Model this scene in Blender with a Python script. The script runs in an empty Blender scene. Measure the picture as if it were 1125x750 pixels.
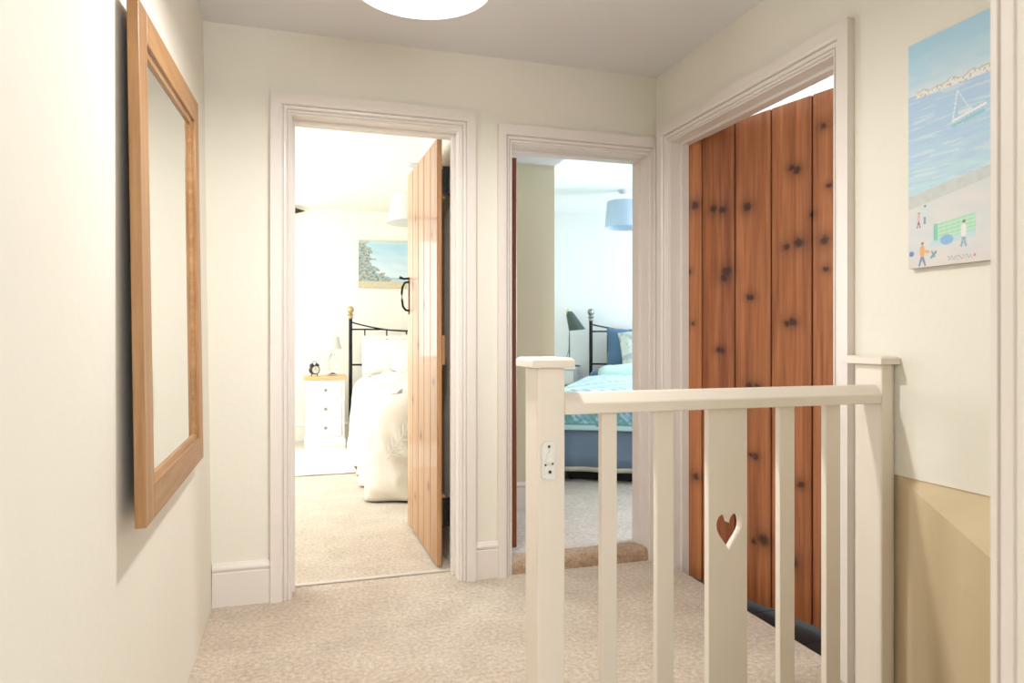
import bpy, bmesh, math, random
from mathutils import Vector, Matrix, noise as mnoise
random.seed(7)
D = bpy.data
SC = bpy.context.scene
COL = SC.collection
PI = math.pi

# ------------------------------------------------------------------ materials
def s2l(c):
    return tuple((x / 12.92 if x <= .04045 else ((x + .055) / 1.055) ** 2.4) for x in [k / 255. for k in c])

def newmat(name):
    m = D.materials.new(name)
    m.use_nodes = True
    nt = m.node_tree
    b = nt.nodes['Principled BSDF']
    return m, nt, b

def N(nt, typ, **kw):
    n = nt.nodes.new(typ)
    for k, v in kw.items():
        setattr(n, k, v)
    return n

def paint(name, rgb, rough=.5, var=.03, scale=6, bump=.0, bscale=60, metal=0, spec=.5):
    m, nt, b = newmat(name)
    c = s2l(rgb)
    tc = N(nt, 'ShaderNodeTexCoord')
    nz = N(nt, 'ShaderNodeTexNoise'); nz.inputs['Scale'].default_value = scale; nz.inputs['Detail'].default_value = 4
    nt.links.new(tc.outputs['Object'], nz.inputs['Vector'])
    mx = N(nt, 'ShaderNodeMix', data_type='RGBA')
    mx.inputs['A'].default_value = (*[k * (1 - var) for k in c], 1)
    mx.inputs['B'].default_value = (*[min(1, k * (1 + var)) for k in c], 1)
    nt.links.new(nz.outputs['Fac'], mx.inputs['Factor'])
    nt.links.new(mx.outputs['Result'], b.inputs['Base Color'])
    b.inputs['Roughness'].default_value = rough
    b.inputs['Metallic'].default_value = metal
    b.inputs['Specular IOR Level'].default_value = spec
    if bump:
        n2 = N(nt, 'ShaderNodeTexNoise'); n2.inputs['Scale'].default_value = bscale; n2.inputs['Detail'].default_value = 3
        nt.links.new(tc.outputs['Object'], n2.inputs['Vector'])
        bp = N(nt, 'ShaderNodeBump'); bp.inputs['Strength'].default_value = bump; bp.inputs['Distance'].default_value = .01
        nt.links.new(n2.outputs['Fac'], bp.inputs['Height'])
        nt.links.new(bp.outputs['Normal'], b.inputs['Normal'])
    return m

def carpet(name, dark, light, scale=230):
    m, nt, b = newmat(name)
    tc = N(nt, 'ShaderNodeTexCoord')
    v = N(nt, 'ShaderNodeTexNoise'); v.inputs['Scale'].default_value = scale; v.inputs['Detail'].default_value = 2
    v2 = N(nt, 'ShaderNodeTexNoise'); v2.inputs['Scale'].default_value = 5; v2.inputs['Detail'].default_value = 5
    v3 = N(nt, 'ShaderNodeTexNoise'); v3.inputs['Scale'].default_value = 62; v3.inputs['Detail'].default_value = 3
    for k in (v, v2, v3):
        nt.links.new(tc.outputs['Object'], k.inputs['Vector'])
    r = N(nt, 'ShaderNodeValToRGB')
    r.color_ramp.elements[0].position = .33; r.color_ramp.elements[0].color = (*s2l(dark), 1)
    r.color_ramp.elements[1].position = .67; r.color_ramp.elements[1].color = (*s2l(light), 1)
    a = N(nt, 'ShaderNodeMath', operation='MULTIPLY_ADD'); a.inputs[1].default_value = .42
    a2 = N(nt, 'ShaderNodeMath', operation='MULTIPLY_ADD'); a2.inputs[1].default_value = .38
    a3 = N(nt, 'ShaderNodeMath', operation='MULTIPLY'); a3.inputs[1].default_value = .2
    nt.links.new(v2.outputs['Fac'], a3.inputs[0])
    nt.links.new(v3.outputs['Fac'], a2.inputs[0]); nt.links.new(a3.outputs[0], a2.inputs[2])
    nt.links.new(v.outputs['Fac'], a.inputs[0]); nt.links.new(a2.outputs[0], a.inputs[2])
    nt.links.new(a.outputs[0], r.inputs['Fac'])
    nt.links.new(r.outputs['Color'], b.inputs['Base Color'])
    b.inputs['Roughness'].default_value = .95
    b.inputs['Specular IOR Level'].default_value = .1
    b.inputs['Sheen Weight'].default_value = .25
    bp = N(nt, 'ShaderNodeBump'); bp.inputs['Strength'].default_value = .8; bp.inputs['Distance'].default_value = .006
    nt.links.new(a.outputs[0], bp.inputs['Height']); nt.links.new(bp.outputs['Normal'], b.inputs['Normal'])
    return m

def wood(name, base, dark, rough=.45, along='Z', knots=None, knotcol=(52, 28, 20), plank=None, gs=1., coat=.0):
    """procedural timber: grain bands stretched along one axis, optional knots at set places (x along board width, z up)"""
    m, nt, b = newmat(name)
    L = nt.links.new
    tc = N(nt, 'ShaderNodeTexCoord')
    src = tc.outputs['Object']
    sep = N(nt, 'ShaderNodeSeparateXYZ'); L(src, sep.inputs[0])
    mp = N(nt, 'ShaderNodeMapping')
    sc = {'X': (1.2, 28, 28), 'Y': (28, 1.2, 28), 'Z': (28, 28, 1.2)}[along]
    mp.inputs['Scale'].default_value = tuple(k * gs for k in sc)
    L(src, mp.inputs['Vector'])
    n1 = N(nt, 'ShaderNodeTexNoise'); n1.inputs['Scale'].default_value = 1.; n1.inputs['Detail'].default_value = 6; n1.inputs['Distortion'].default_value = .6
    L(mp.outputs[0], n1.inputs['Vector'])
    n2 = N(nt, 'ShaderNodeTexNoise'); n2.inputs['Scale'].default_value = 3.1; n2.inputs['Detail'].default_value = 3
    L(mp.outputs[0], n2.inputs['Vector'])
    r = N(nt, 'ShaderNodeValToRGB')
    r.color_ramp.elements[0].position = .3; r.color_ramp.elements[0].color = (*s2l(dark), 1)
    r.color_ramp.elements[1].position = .72; r.color_ramp.elements[1].color = (*s2l(base), 1)
    ad = N(nt, 'ShaderNodeMath', operation='MULTIPLY_ADD'); ad.inputs[1].default_value = .65
    ml = N(nt, 'ShaderNodeMath', operation='MULTIPLY'); ml.inputs[1].default_value = .35
    L(n2.outputs['Fac'], ml.inputs[0]); L(n1.outputs['Fac'], ad.inputs[0]); L(ml.outputs[0], ad.inputs[2])
    fac = ad.outputs[0]
    col = None
    if plank:
        w, off = plank
        dv = N(nt, 'ShaderNodeMath', operation='MULTIPLY_ADD'); dv.inputs[1].default_value = 1 / w; dv.inputs[2].default_value = -off / w + 20
        L(sep.outputs['X'], dv.inputs[0])
        fl = N(nt, 'ShaderNodeMath', operation='FLOOR'); L(dv.outputs[0], fl.inputs[0])
        wn = N(nt, 'ShaderNodeTexWhiteNoise', noise_dimensions='1D'); L(fl.outputs[0], wn.inputs['W'])
        s_ = N(nt, 'ShaderNodeMath', operation='MULTIPLY_ADD'); s_.inputs[1].default_value = .22; s_.inputs[2].default_value = -.11
        L(wn.outputs['Value'], s_.inputs[0])
        a_ = N(nt, 'ShaderNodeMath', operation='ADD'); L(fac, a_.inputs[0]); L(s_.outputs[0], a_.inputs[1])
        fac = a_.outputs[0]
    L(fac, r.inputs['Fac']); col = r.outputs['Color']
    if knots:
        # distorted position in the plane of the board
        nd = N(nt, 'ShaderNodeTexNoise'); nd.inputs['Scale'].default_value = 45; nd.inputs['Detail'].default_value = 2
        L(src, nd.inputs['Vector'])
        sub = N(nt, 'ShaderNodeVectorMath', operation='SUBTRACT'); sub.inputs[1].default_value = (.5, .5, .5); L(nd.outputs['Color'], sub.inputs[0])
        scl = N(nt, 'ShaderNodeVectorMath', operation='SCALE'); scl.inputs['Scale'].default_value = .022; L(sub.outputs[0], scl.inputs[0])
        addv = N(nt, 'ShaderNodeVectorMath', operation='ADD'); L(src, addv.inputs[0]); L(scl.outputs[0], addv.inputs[1])
        flat = N(nt, 'ShaderNodeVectorMath', operation='MULTIPLY'); flat.inputs[1].default_value = (1, 0, 1.15); L(addv.outputs[0], flat.inputs[0])
        last = None
        for kx, kz, kr in knots:
            d = N(nt, 'ShaderNodeVectorMath', operation='DISTANCE'); d.inputs[1].default_value = (kx, 0, kz * 1.15); L(flat.outputs[0], d.inputs[0])
            dd = N(nt, 'ShaderNodeMath', operation='DIVIDE'); dd.inputs[1].default_value = kr; L(d.outputs['Value'], dd.inputs[0])
            if last is None:
                last = dd.outputs[0]
            else:
                mn = N(nt, 'ShaderNodeMath', operation='MINIMUM'); L(last, mn.inputs[0]); L(dd.outputs[0], mn.inputs[1]); last = mn.outputs[0]
        kr_ = N(nt, 'ShaderNodeValToRGB')
        e = kr_.color_ramp.elements
        e[0].position = .0; e[0].color = (.95, .95, .95, 1)
        e[1].position = 1.; e[1].color = (0, 0, 0, 1)
        for ps, vv in ((.14, .9), (.24, .5), (.34, .32), (.62, .10)):
            q = kr_.color_ramp.elements.new(ps); q.color = (vv, vv, vv, 1)
        md = N(nt, 'ShaderNodeMath', operation='MULTIPLY'); md.inputs[1].default_value = .25; L(last, md.inputs[0])
        L(md.outputs[0], kr_.inputs['Fac'])
        kmx = N(nt, 'ShaderNodeMix', data_type='RGBA'); kmx.inputs['B'].default_value = (*s2l(knotcol), 1)
        L(kr_.outputs['Color'], kmx.inputs['Factor']); L(col, kmx.inputs['A'])
        col = kmx.outputs['Result']
    L(col, b.inputs['Base Color'])
    b.inputs['Roughness'].default_value = rough
    b.inputs['Coat Weight'].default_value = coat
    bp = N(nt, 'ShaderNodeBump'); bp.inputs['Strength'].default_value = .12; bp.inputs['Distance'].default_value = .004
    L(fac, bp.inputs['Height']); L(bp.outputs['Normal'], b.inputs['Normal'])
    return m

def vcol(name, rough=.6, bump=0., bscale=300):
    m, nt, b = newmat(name)
    a = N(nt, 'ShaderNodeVertexColor'); a.layer_name = 'Col'
    nt.links.new(a.outputs['Color'], b.inputs['Base Color'])
    b.inputs['Roughness'].default_value = rough
    b.inputs['Specular IOR Level'].default_value = .3
    if bump:
        tc = N(nt, 'ShaderNodeTexCoord')
        n2 = N(nt, 'ShaderNodeTexNoise'); n2.inputs['Scale'].default_value = bscale
        nt.links.new(tc.outputs['Object'], n2.inputs['Vector'])
        bp = N(nt, 'ShaderNodeBump'); bp.inputs['Strength'].default_value = bump; bp.inputs['Distance'].default_value = .003
        nt.links.new(n2.outputs['Fac'], bp.inputs['Height']); nt.links.new(bp.outputs['Normal'], b.inputs['Normal'])
    return m

def cloth(name, rgb, rough=.8, sheen=.3, bump=.25, bscale=400, trans=0):
    m = paint(name, rgb, rough=rough, var=.04, scale=9, bump=bump, bscale=bscale, spec=.2)
    b = m.node_tree.nodes['Principled BSDF']
    b.inputs['Sheen Weight'].default_value = sheen
    return m

def glassy(name, rgb=(255, 255, 255), rough=.02):
    m, nt, b = newmat(name)
    b.inputs['Base Color'].default_value = (*s2l(rgb), 1)
    b.inputs['Transmission Weight'].default_value = 1
    b.inputs['Roughness'].default_value = rough
    b.inputs['IOR'].default_value = 1.45
    nz = N(nt, 'ShaderNodeTexNoise'); nz.inputs['Scale'].default_value = 20
    mr = N(nt, 'ShaderNodeMapRange'); mr.inputs['To Min'].default_value = rough; mr.inputs['To Max'].default_value = rough + .03
    nt.links.new(nz.outputs['Fac'], mr.inputs['Value']); nt.links.new(mr.outputs[0], b.inputs['Roughness'])
    return m

def shade_mat(name, rgb, trans=.5):
    m, nt, b = newmat(name)
    out = nt.nodes['Material Output']
    tc = N(nt, 'ShaderNodeTexCoord')
    nz = N(nt, 'ShaderNodeTexNoise'); nz.inputs['Scale'].default_value = 180; nt.links.new(tc.outputs['Object'], nz.inputs['Vector'])
    mx = N(nt, 'ShaderNodeMix', data_type='RGBA'); c = s2l(rgb)
    mx.inputs['A'].default_value = (*[k * .94 for k in c], 1); mx.inputs['B'].default_value = (*c, 1)
    nt.links.new(nz.outputs['Fac'], mx.inputs['Factor'])
    nt.links.new(mx.outputs['Result'], b.inputs['Base Color'])
    b.inputs['Roughness'].default_value = .8
    t = N(nt, 'ShaderNodeBsdfTranslucent'); nt.links.new(mx.outputs['Result'], t.inputs['Color'])
    ms = N(nt, 'ShaderNodeMixShader'); ms.inputs[0].default_value = trans
    nt.links.new(b.outputs[0], ms.inputs[1]); nt.links.new(t.outputs[0], ms.inputs[2]); nt.links.new(ms.outputs[0], out.inputs['Surface'])
    return m

M = {}
M['wall'] = paint('landing_wall_paint', (239, 235, 223), rough=.7, var=.015, scale=3, bump=.12, bscale=25)
M['wall_left'] = M['wall']
M['ceil'] = paint('ceiling_paint', (236, 236, 238), rough=.8, var=.01, scale=3, bump=.08, bscale=20)
M['room1'] = paint('bedroom_cream_paint', (244, 241, 228), rough=.8, var=.01, scale=2)
M['room2'] = paint('bedroom_pale_paint', (232, 236, 238), rough=.8, var=.01, scale=2)
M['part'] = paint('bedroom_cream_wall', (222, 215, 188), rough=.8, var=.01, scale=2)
M['bath'] = paint('bathroom_white_paint', (240, 243, 244), rough=.6, var=.01, scale=2)
M['trimp'] = paint('trim_gloss_paint', (236, 229, 222), rough=.32, var=.015, scale=8, bump=.015, bscale=20)
M['gate'] = paint('balustrade_cream_paint', (236, 226, 213), rough=.33, var=.02, scale=10, bump=.05, bscale=60)
M['carpet'] = carpet('landing_carpet', (160, 142, 122), (234, 220, 202))
M['carpet1'] = carpet('bedroom_carpet', (168, 152, 132), (236, 224, 206), 200)
M['carpet2'] = carpet('blue_bedroom_carpet', (160, 148, 138), (226, 214, 202), 200)
M['carpetd'] = carpet('step_carpet', (138, 108, 84), (206, 180, 152), 200)
M['strip'] = paint('threshold_white', (214, 206, 194), rough=.3)
K3 = [(0.035, 1.722, .026), (0.147, 1.688, .022), (0.196, 1.676, .022), (0.334, 1.667, .024), (0.553, 1.785, .018), (0.576, 1.773, .02), (0.526, 1.473, .016), (0.583, 1.485, .024),
      (0.205, 1.375, .022), (0.222, 1.40, .03), (0.340, 1.283, .015), (0.356, 1.283, .015), (0.175, 1.056, .017), (0.197, 1.056, .014), (0.53, 1.17, .016), (0.556, 1.172, .02), (0.694, 1.481, .022),
      (0.701, 1.371, .014), (0.69, 1.916, .016), (0.714, 1.685, .012), (0.344, 0.905, .018), (0.384, 0.904, .018), (0.0, 1.418, .014), (0.023, 1.178, .012), (0.643, 1.587, .012), (0.042, 0.469, .022),
      (0.376, 0.612, .017), (0.352, 0.616, .013), (0.416, 0.273, .03), (0.368, 0.255, .013), (0.593, 0.534, .018), (0.23, 0.157, .02), (0.552, 0.22, .03), (.82, 1.3, .02), (.9, .8, .02), (.86, 1.75, .018)]
M['pine3'] = wood('orange_pine', (204, 134, 86), (136, 76, 42), rough=.38, knots=K3, plank=(.1885, .075), knotcol=(48, 22, 18), coat=.15)
K1 = [(.12, 1.55, .012), (.3, 1.23, .02), (.47, 1.02, .018), (.08, .85, .015), (.63, 1.35, .016), (.63, .72, .015), (.4, .55, .02), (.2, .33, .018), (.55, 1.7, .015), (.56, .2, .015)]
M['pine1'] = wood('honey_pine', (212, 170, 124), (170, 122, 80), rough=.45, knots=K1, plank=(.15, 0), knotcol=(112, 64, 40), coat=.3)
M['pine2'] = wood('dark_pine', (150, 84, 54), (104, 50, 30), rough=.4)
M['groove'] = paint('pine_groove_shadow_wood', (74, 38, 24), rough=.7)
M['oak'] = wood('oak', (184, 140, 92), (142, 98, 56), rough=.4, gs=1.5)
M['oakh'] = wood('oak_rails', (184, 140, 92), (142, 98, 56), rough=.4, along='Y', gs=1.5)
M['oaktop'] = wood('oak_top', (232, 194, 140), (206, 160, 106), rough=.4, along='X')
M['black'] = paint('black_iron', (28, 27, 27), rough=.4, metal=.6)
M['iron'] = paint('dark_iron', (58, 56, 54), rough=.45, metal=.5)
M['brass'] = paint('antique_brass', (190, 170, 130), rough=.35, metal=.7)
M['silver'] = paint('brushed_nickel', (150, 155, 145), rough=.3, metal=.8)
M['tile'] = paint('dark_slate_tile', (26, 25, 26), rough=.55, var=.12, scale=14)
M['grout'] = paint('grey_grout', (120, 122, 126), rough=.8)
M['duvet'] = cloth('cream_duvet_cotton', (226, 216, 200), bump=.3, bscale=120)
M['pillow'] = cloth('white_cotton', (238, 234, 226), bump=.2, bscale=60)
M['sheet'] = cloth('cream_cotton', (226, 218, 196), bump=.2, bscale=60)
M['rug'] = cloth('white_rug_wool', (240, 238, 232), bump=.6, bscale=90)
M['blue'] = cloth('denim_blue_cotton', (112, 130, 152), bump=.3, bscale=90)
M['bluep'] = cloth('slate_blue_cotton', (86, 116, 150), bump=.2, bscale=60)
M['greenp'] = cloth('pale_aqua_cotton', (190, 218, 214), bump=.2, bscale=60)
M['white'] = paint('white_furniture_paint', (240, 240, 238), rough=.4)
M['plastic'] = paint('white_plastic', (238, 236, 230), rough=.25)
M['knob'] = paint('pewter_knob', (150, 148, 142), rough=.4, metal=.6)
M['pic'] = vcol('painted_canvas', .65, .15)
M['quilt'] = vcol('patchwork_quilt_cotton', .85, .3, 200)
M['canvas'] = paint('canvas_edge', (190, 184, 170), rough=.8)
M['shade'] = shade_mat('cream_lampshade', (236, 226, 210), .5)
M['shadew'] = shade_mat('white_lampshade', (240, 240, 236), .4)
M['shadeb'] = shade_mat('blue_lampshade', (204, 222, 238), .4)
M['glass'] = glassy('clear_glass')
M['lampgreen'] = paint('charcoal_green_metal', (70, 84, 80), rough=.4, metal=.3)
M['limecap'] = paint('pale_brass_cap', (206, 204, 160), rough=.4)
M['clockface'] = paint('cream_dial', (232, 232, 216), rough=.4)
M['stair'] = paint('stairwell_wall_paint', (212, 192, 156), rough=.7, var=.02, scale=3, bump=.1, bscale=25)
M['rose'] = paint('ceiling_rose_plastic', (205, 205, 205), rough=.4)

m, nt, b = newmat('mirror_glass')
b.inputs['Base Color'].default_value = (.86, .89, .86, 1); b.inputs['Metallic'].default_value = 1
nz = N(nt, 'ShaderNodeTexNoise'); nz.inputs['Scale'].default_value = 3
mr = N(nt, 'ShaderNodeMapRange'); mr.inputs['To Min'].default_value = .02; mr.inputs['To Max'].default_value = .035
nt.links.new(nz.outputs['Fac'], mr.inputs['Value']); nt.links.new(mr.outputs[0], b.inputs['Roughness'])
M['mirror'] = m
m, nt, b = newmat('lit_bulb')
b.inputs['Emission Color'].default_value = (1, .86, .66, 1); b.inputs['Emission Strength'].default_value = 12
b.inputs['Base Color'].default_value = (1, .95, .85, 1)
M['bulb'] = m

# ------------------------------------------------------------------ helpers
def link(name, me, mat, parent=None, kind=None, loc=None, rot=None):
    o = D.objects.new(name, me)
    COL.objects.link(o)
    if mat is not None and me is not None:
        for k in (mat if isinstance(mat, (list, tuple)) else [mat]):
            me.materials.append(k)
    if parent is not None:
        o.parent = parent
    if loc is not None:
        o.location = loc
    if rot is not None:
        o.rotation_euler = rot
    if kind:
        o['kind'] = kind
    return o

def finish(name, bm, mat, parent=None, kind=None, smooth=None, loc=None, rot=None, bevel=0, segs=2):
    bmesh.ops.remove_doubles(bm, verts=bm.verts[:], dist=1e-6)
    bmesh.ops.recalc_face_normals(bm, faces=bm.faces[:])
    me = D.meshes.new(name)
    bm.to_mesh(me); bm.free()
    o = link(name, me, mat, parent, kind, loc, rot)
    if smooth is not None:
        for p in me.polygons:
            p.use_smooth = True
        if smooth < 180:
            me.set_sharp_from_angle(angle=math.radians(smooth))
    if bevel:
        md = o.modifiers.new('bevel', 'BEVEL'); md.width = bevel; md.segments = segs; md.limit_method = 'ANGLE'; md.angle_limit = math.radians(35)
    return o

def empty(name, loc=(0, 0, 0), rotz=0, label=None, cat=None, group=None, kind=None):
    o = D.objects.new(name, None); COL.objects.link(o)
    o.location = loc; o.rotation_euler = (0, 0, rotz)
    o.empty_display_size = .1
    tag(o, label, cat, group, kind)
    return o

def tag(o, label=None, cat=None, group=None, kind=None):
    if label: o['label'] = label
    if cat: o['category'] = cat
    if group: o['group'] = group
    if kind: o['kind'] = kind
    return o

def box(bm, a, b, mi=0):
    x0, y0, z0 = a; x1, y1, z1 = b
    v = [bm.verts.new(p) for p in ((x0, y0, z0), (x1, y0, z0), (x1, y1, z0), (x0, y1, z0), (x0, y0, z1), (x1, y0, z1), (x1, y1, z1), (x0, y1, z1))]
    for f in ((3, 2, 1, 0), (4, 5, 6, 7), (0, 1, 5, 4), (1, 2, 6, 5), (2, 3, 7, 6), (3, 0, 4, 7)):
        fc = bm.faces.new([v[i] for i in f]); fc.material_index = mi

def prism(bm, pts, z0, z1, f=lambda a, b, c: (a, b, c), mi=0):
    """polygon pts extruded between two levels, mapped by f"""
    A = [bm.verts.new(f(a, b, z0)) for a, b in pts]
    B = [bm.verts.new(f(a, b, z1)) for a, b in pts]
    n = len(pts)
    bm.faces.new(A[::-1]).material_index = mi; bm.faces.new(B).material_index = mi
    for i in range(n):
        bm.faces.new((A[i], A[(i + 1) % n], B[(i + 1) % n], B[i])).material_index = mi

def lathe(bm, prof, c=(0, 0, 0), n=28, axis='Z', mi=0):
    rings = []
    for r, z in prof:
        ring = []
        for i in range(n):
            a = 2 * PI * i / n
            x, y = r * math.cos(a), r * math.sin(a)
            p = {'Z': (x, y, z), 'X': (z, x, y), 'Y': (x, z, y)}[axis]
            ring.append(bm.verts.new((p[0] + c[0], p[1] + c[1], p[2] + c[2])))
        rings.append(ring)
    for k in range(len(rings) - 1):
        for i in range(n):
            j = (i + 1) % n
            try:
                bm.faces.new((rings[k][i], rings[k][j], rings[k + 1][j], rings[k + 1][i])).material_index = mi
            except ValueError:
                pass
    for ring, r in ((rings[0], prof[0][0]), (rings[-1], prof[-1][0])):
        if r > 1e-5:
            bm.faces.new(ring).material_index = mi

def tube(bm, path, r, n=10, mi=0):
    path = [Vector(p) for p in path]
    rings = []
    up = Vector((0, 0, 1))
    for i, p in enumerate(path):
        t = (path[min(i + 1, len(path) - 1)] - path[max(i - 1, 0)]).normalized()
        a = t.cross(up)
        if a.length < 1e-3:
            a = t.cross(Vector((1, 0, 0)))
        a.normalize(); b_ = t.cross(a).normalized()
        rr = r[i] if isinstance(r, (list, tuple)) else r
        rings.append([bm.verts.new(p + (a * math.cos(2 * PI * k / n) + b_ * math.sin(2 * PI * k / n)) * rr) for k in range(n)])
    for i in range(len(rings) - 1):
        for k in range(n):
            bm.faces.new((rings[i][k], rings[i][(k + 1) % n], rings[i + 1][(k + 1) % n], rings[i + 1][k])).material_index = mi
    bm.faces.new(rings[0][::-1]).material_index = mi; bm.faces.new(rings[-1]).material_index = mi

def slab(name, a, b, mat, kind='structure'):
    bm = bmesh.new(); box(bm, a, b)
    return finish(name, bm, mat, kind=kind)

def slabs(name, boxes, mat, kind='structure'):
    bm = bmesh.new()
    for a, b in boxes:
        box(bm, a, b)
    me = D.meshes.new(name); bmesh.ops.recalc_face_normals(bm, faces=bm.faces[:]); bm.to_mesh(me); bm.free()
    return link(name, me, mat, kind=kind)

# ------------------------------------------------------------------ landing shell
VW = 2.945           # plane of the end wall
VB = 3.11            # its far face
UR = 1.64            # plane of the right wall
HC = 2.325           # landing ceiling
# floor: landing carpet (stairwell open to the right in front of the balustrade)
slabs('floor', [((-.5, -1.7, -.12), (.57, 3.0, 0)), ((.57, 1.50, -.12), (1.672, 3.0, 0)), ((.57, -1.7, -.12), (1.8, .42, 0))], M['carpet'])
D.objects['floor']  # landing
# left wall leans outward slightly at the top
bm = bmesh.new()
pts = []
v0, v1 = -1.7, 3.0
vs = [(-.336, v0, -.05), (-.336, v1, -.05), (-.371, v1, 2.4), (-.371, v0, 2.4), (-.55, v0, -.05), (-.55, v1, -.05), (-.55, v1, 2.4), (-.55, v0, 2.4)]
V = [bm.verts.new(p) for p in vs]
for f in ((0, 1, 2, 3), (7, 6, 5, 4), (0, 4, 5, 1), (3, 2, 6, 7), (0, 3, 7, 4), (1, 5, 6, 2)):
    bm.faces.new([V[i] for i in f])
finish('wall_left', bm, M['wall'], kind='structure')
# end wall with two door openings
D1 = (-.041, .671, 1.992)      # door 1 opening u0,u1,top
D2 = (.905, 1.603, 1.95)
slabs('wall_back', [((-.45, VW, -.06), (D1[0], VB, 2.4)), ((D1[0], VW, D1[2]), (D1[1], VB, 2.4)), ((D1[1], VW, -.06), (D2[0], VB, 2.4)),
                    ((D2[0], VW, D2[2]), (D2[1], VB, 2.4)), ((D2[1], VW, -.06), (1.80, VB, 2.4))], M['wall'])
# right wall with door 3 opening and the lower stairwell below it
D3 = (1.786, 2.817, 1.985)
slabs('wall_right', [((UR, .3, .675), (1.76, D3[0], 2.4)), ((UR, -1.7, -.1), (1.76, -1.4, 2.4)), ((UR, -1.4, 2.15), (1.76, .3, 2.4)), ((UR, -1.4, -.1), (1.76, .3, .7)), ((UR, .1, .7), (1.76, .3, 2.15)), ((UR, 1.66, -.06), (1.76, D3[0], .675)), ((UR, D3[1], -.06), (1.76, VW + .02, 2.4)), ((UR, D3[0], D3[2]), (1.76, D3[1], 2.4))], M['wall'])
# stairwell wall below, coming out into the stairwell as a sloping plaster ledge
bm = bmesh.new()
A = (UR + .006, 1.56, .675); B = (UR + .006, .45, .675); C1 = (1.34, .45, .30); A0 = (UR + .002, 1.56, -2.3); C0 = (1.34, .45, -2.3); B0 = (UR + .1, .45, -2.3); Bt = (UR + .1, .45, .675); At = (UR + .1, 1.66, .675); A00 = (UR + .1, 1.66, -2.3); Ak = (UR + .004, 1.66, .675); Ak0 = (UR + .004, 1.66, -2.3)
V = {k: bm.verts.new(p) for k, p in dict(A=A, B=B, C1=C1, A0=A0, C0=C0, B0=B0, Bt=Bt, At=At, A00=A00, Ak=Ak, Ak0=Ak0).items()}
for f in ('A B C1', 'A C1 C0 A0', 'Ak A A0 Ak0', 'At Bt B A Ak', 'B Bt B0 C0 C1', 'At A00 B0 Bt', 'At Ak Ak0 A00', 'A00 Ak0 A0 C0 B0'):
    bm.faces.new([V[k] for k in f.split()])
finish('wall_stairwell', bm, M['stair'], kind='structure')
slabs('wall_stair_side', [((.45, .42, -2.3), (.57, 1.50, -.12)), ((.45, 1.50, -2.3), (1.8, 1.55, -.12))], M['stair'])
slab('floor_lower', (.4, .3, -2.42), (1.9, 1.7, -2.3), M['carpet'])
# wall at photographer's right that closes the stairwell, with its architrave
slabs('wall_near', [((.80, .46, -2.3), (1.74, .595, 2.4))], M['wall'])
# landing ceiling with a faint board joint
bm = bmesh.new()
box(bm, (-.5, -1.8, HC), (.598, 3.0, 2.42)); box(bm, (.602, -1.8, HC), (1.9, 3.0, 2.42)); box(bm, (.59, -1.8, HC + .0012), (.61, 3.0, 2.40))
finish('ceiling', bm, M['ceil'], kind='structure')
# wall behind the camera with an opening for an added fill-light window
slabs('wall_front', [((-.55, -1.8, -.1), (-.1, -1.7, 2.4)), ((1.3, -1.8, -.1), (1.9, -1.7, 2.4)), ((-.1, -1.8, -.1), (1.3, -1.7, .8)), ((-.1, -1.8, 2.15), (1.3, -1.7, 2.4))], M['wall'])
def window(name, a0, a1, z0, z1, f, mull=1):
    """simple casement window; f maps (a, depth, z) to the scene"""
    bm = bmesh.new()
    def bx(p, q):
        P, Q = f(*p), f(*q)
        box(bm, tuple(min(a, b) for a, b in zip(P, Q)), tuple(max(a, b) for a, b in zip(P, Q)))
    t = .05
    bx((a0, 0, z0 + t), (a0 + t, .06, z1 - t)); bx((a1 - t, 0, z0 + t), (a1, .06, z1 - t)); bx((a0, 0, z0), (a1, .06, z0 + t)); bx((a0, 0, z1 - t), (a1, .06, z1))
    for i in range(mull):
        c = a0 + (a1 - a0) * (i + 1) / (mull + 1)
        bx((c - .02, .005, z0 + t), (c + .02, .055, z1 - t))
    return finish(name, bm, M['white'], kind='structure')
window('added_window_6', -.1, 1.3, .8, 2.15, lambda a, d, z: (a, -1.78 + d, z))  # added unseen window for the rear fill light
window('added_window_1', -1.4, .1, .7, 2.15, lambda a, d, z: (1.69 + d, a, z))  # added unseen window on the right, for the side fill light

# ------------------------------------------------------------------ architraves and linings
PROF = [(0, 0), (0, .008), (.003, .012), (.008, .012), (.0085, .0065), (.0118, .0065), (.0125, .012), (.018, .0165), (.0245, .0175), (.025, .0115), (.0283, .0115), (.029, .0205), (.033, .0255), (.036, .027), (.077, .027), (.077, 0)]
def architrave(name, a0, a1, zt, z0, f, wl=.077, wr=.077, right=True, mat=None):
    bm = bmesh.new()
    rows = []
    for w, d in PROF:
        L_, R_ = w * wl / .077, w * wr / .077
        row = [f(a0 - L_, d, z0), f(a0 - L_, d, zt + w)]
        row += [f(a1 + R_, d, zt + w), f(a1 + R_, d, z0)]
        rows.append([bm.verts.new(p) for p in row])
    for i in range(len(rows) - 1):
        for k in range(3):
            bm.faces.new((rows[i][k], rows[i][k + 1], rows[i + 1][k + 1], rows[i + 1][k]))
    return finish(name, bm, mat or M['trimp'], kind='structure')
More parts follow.
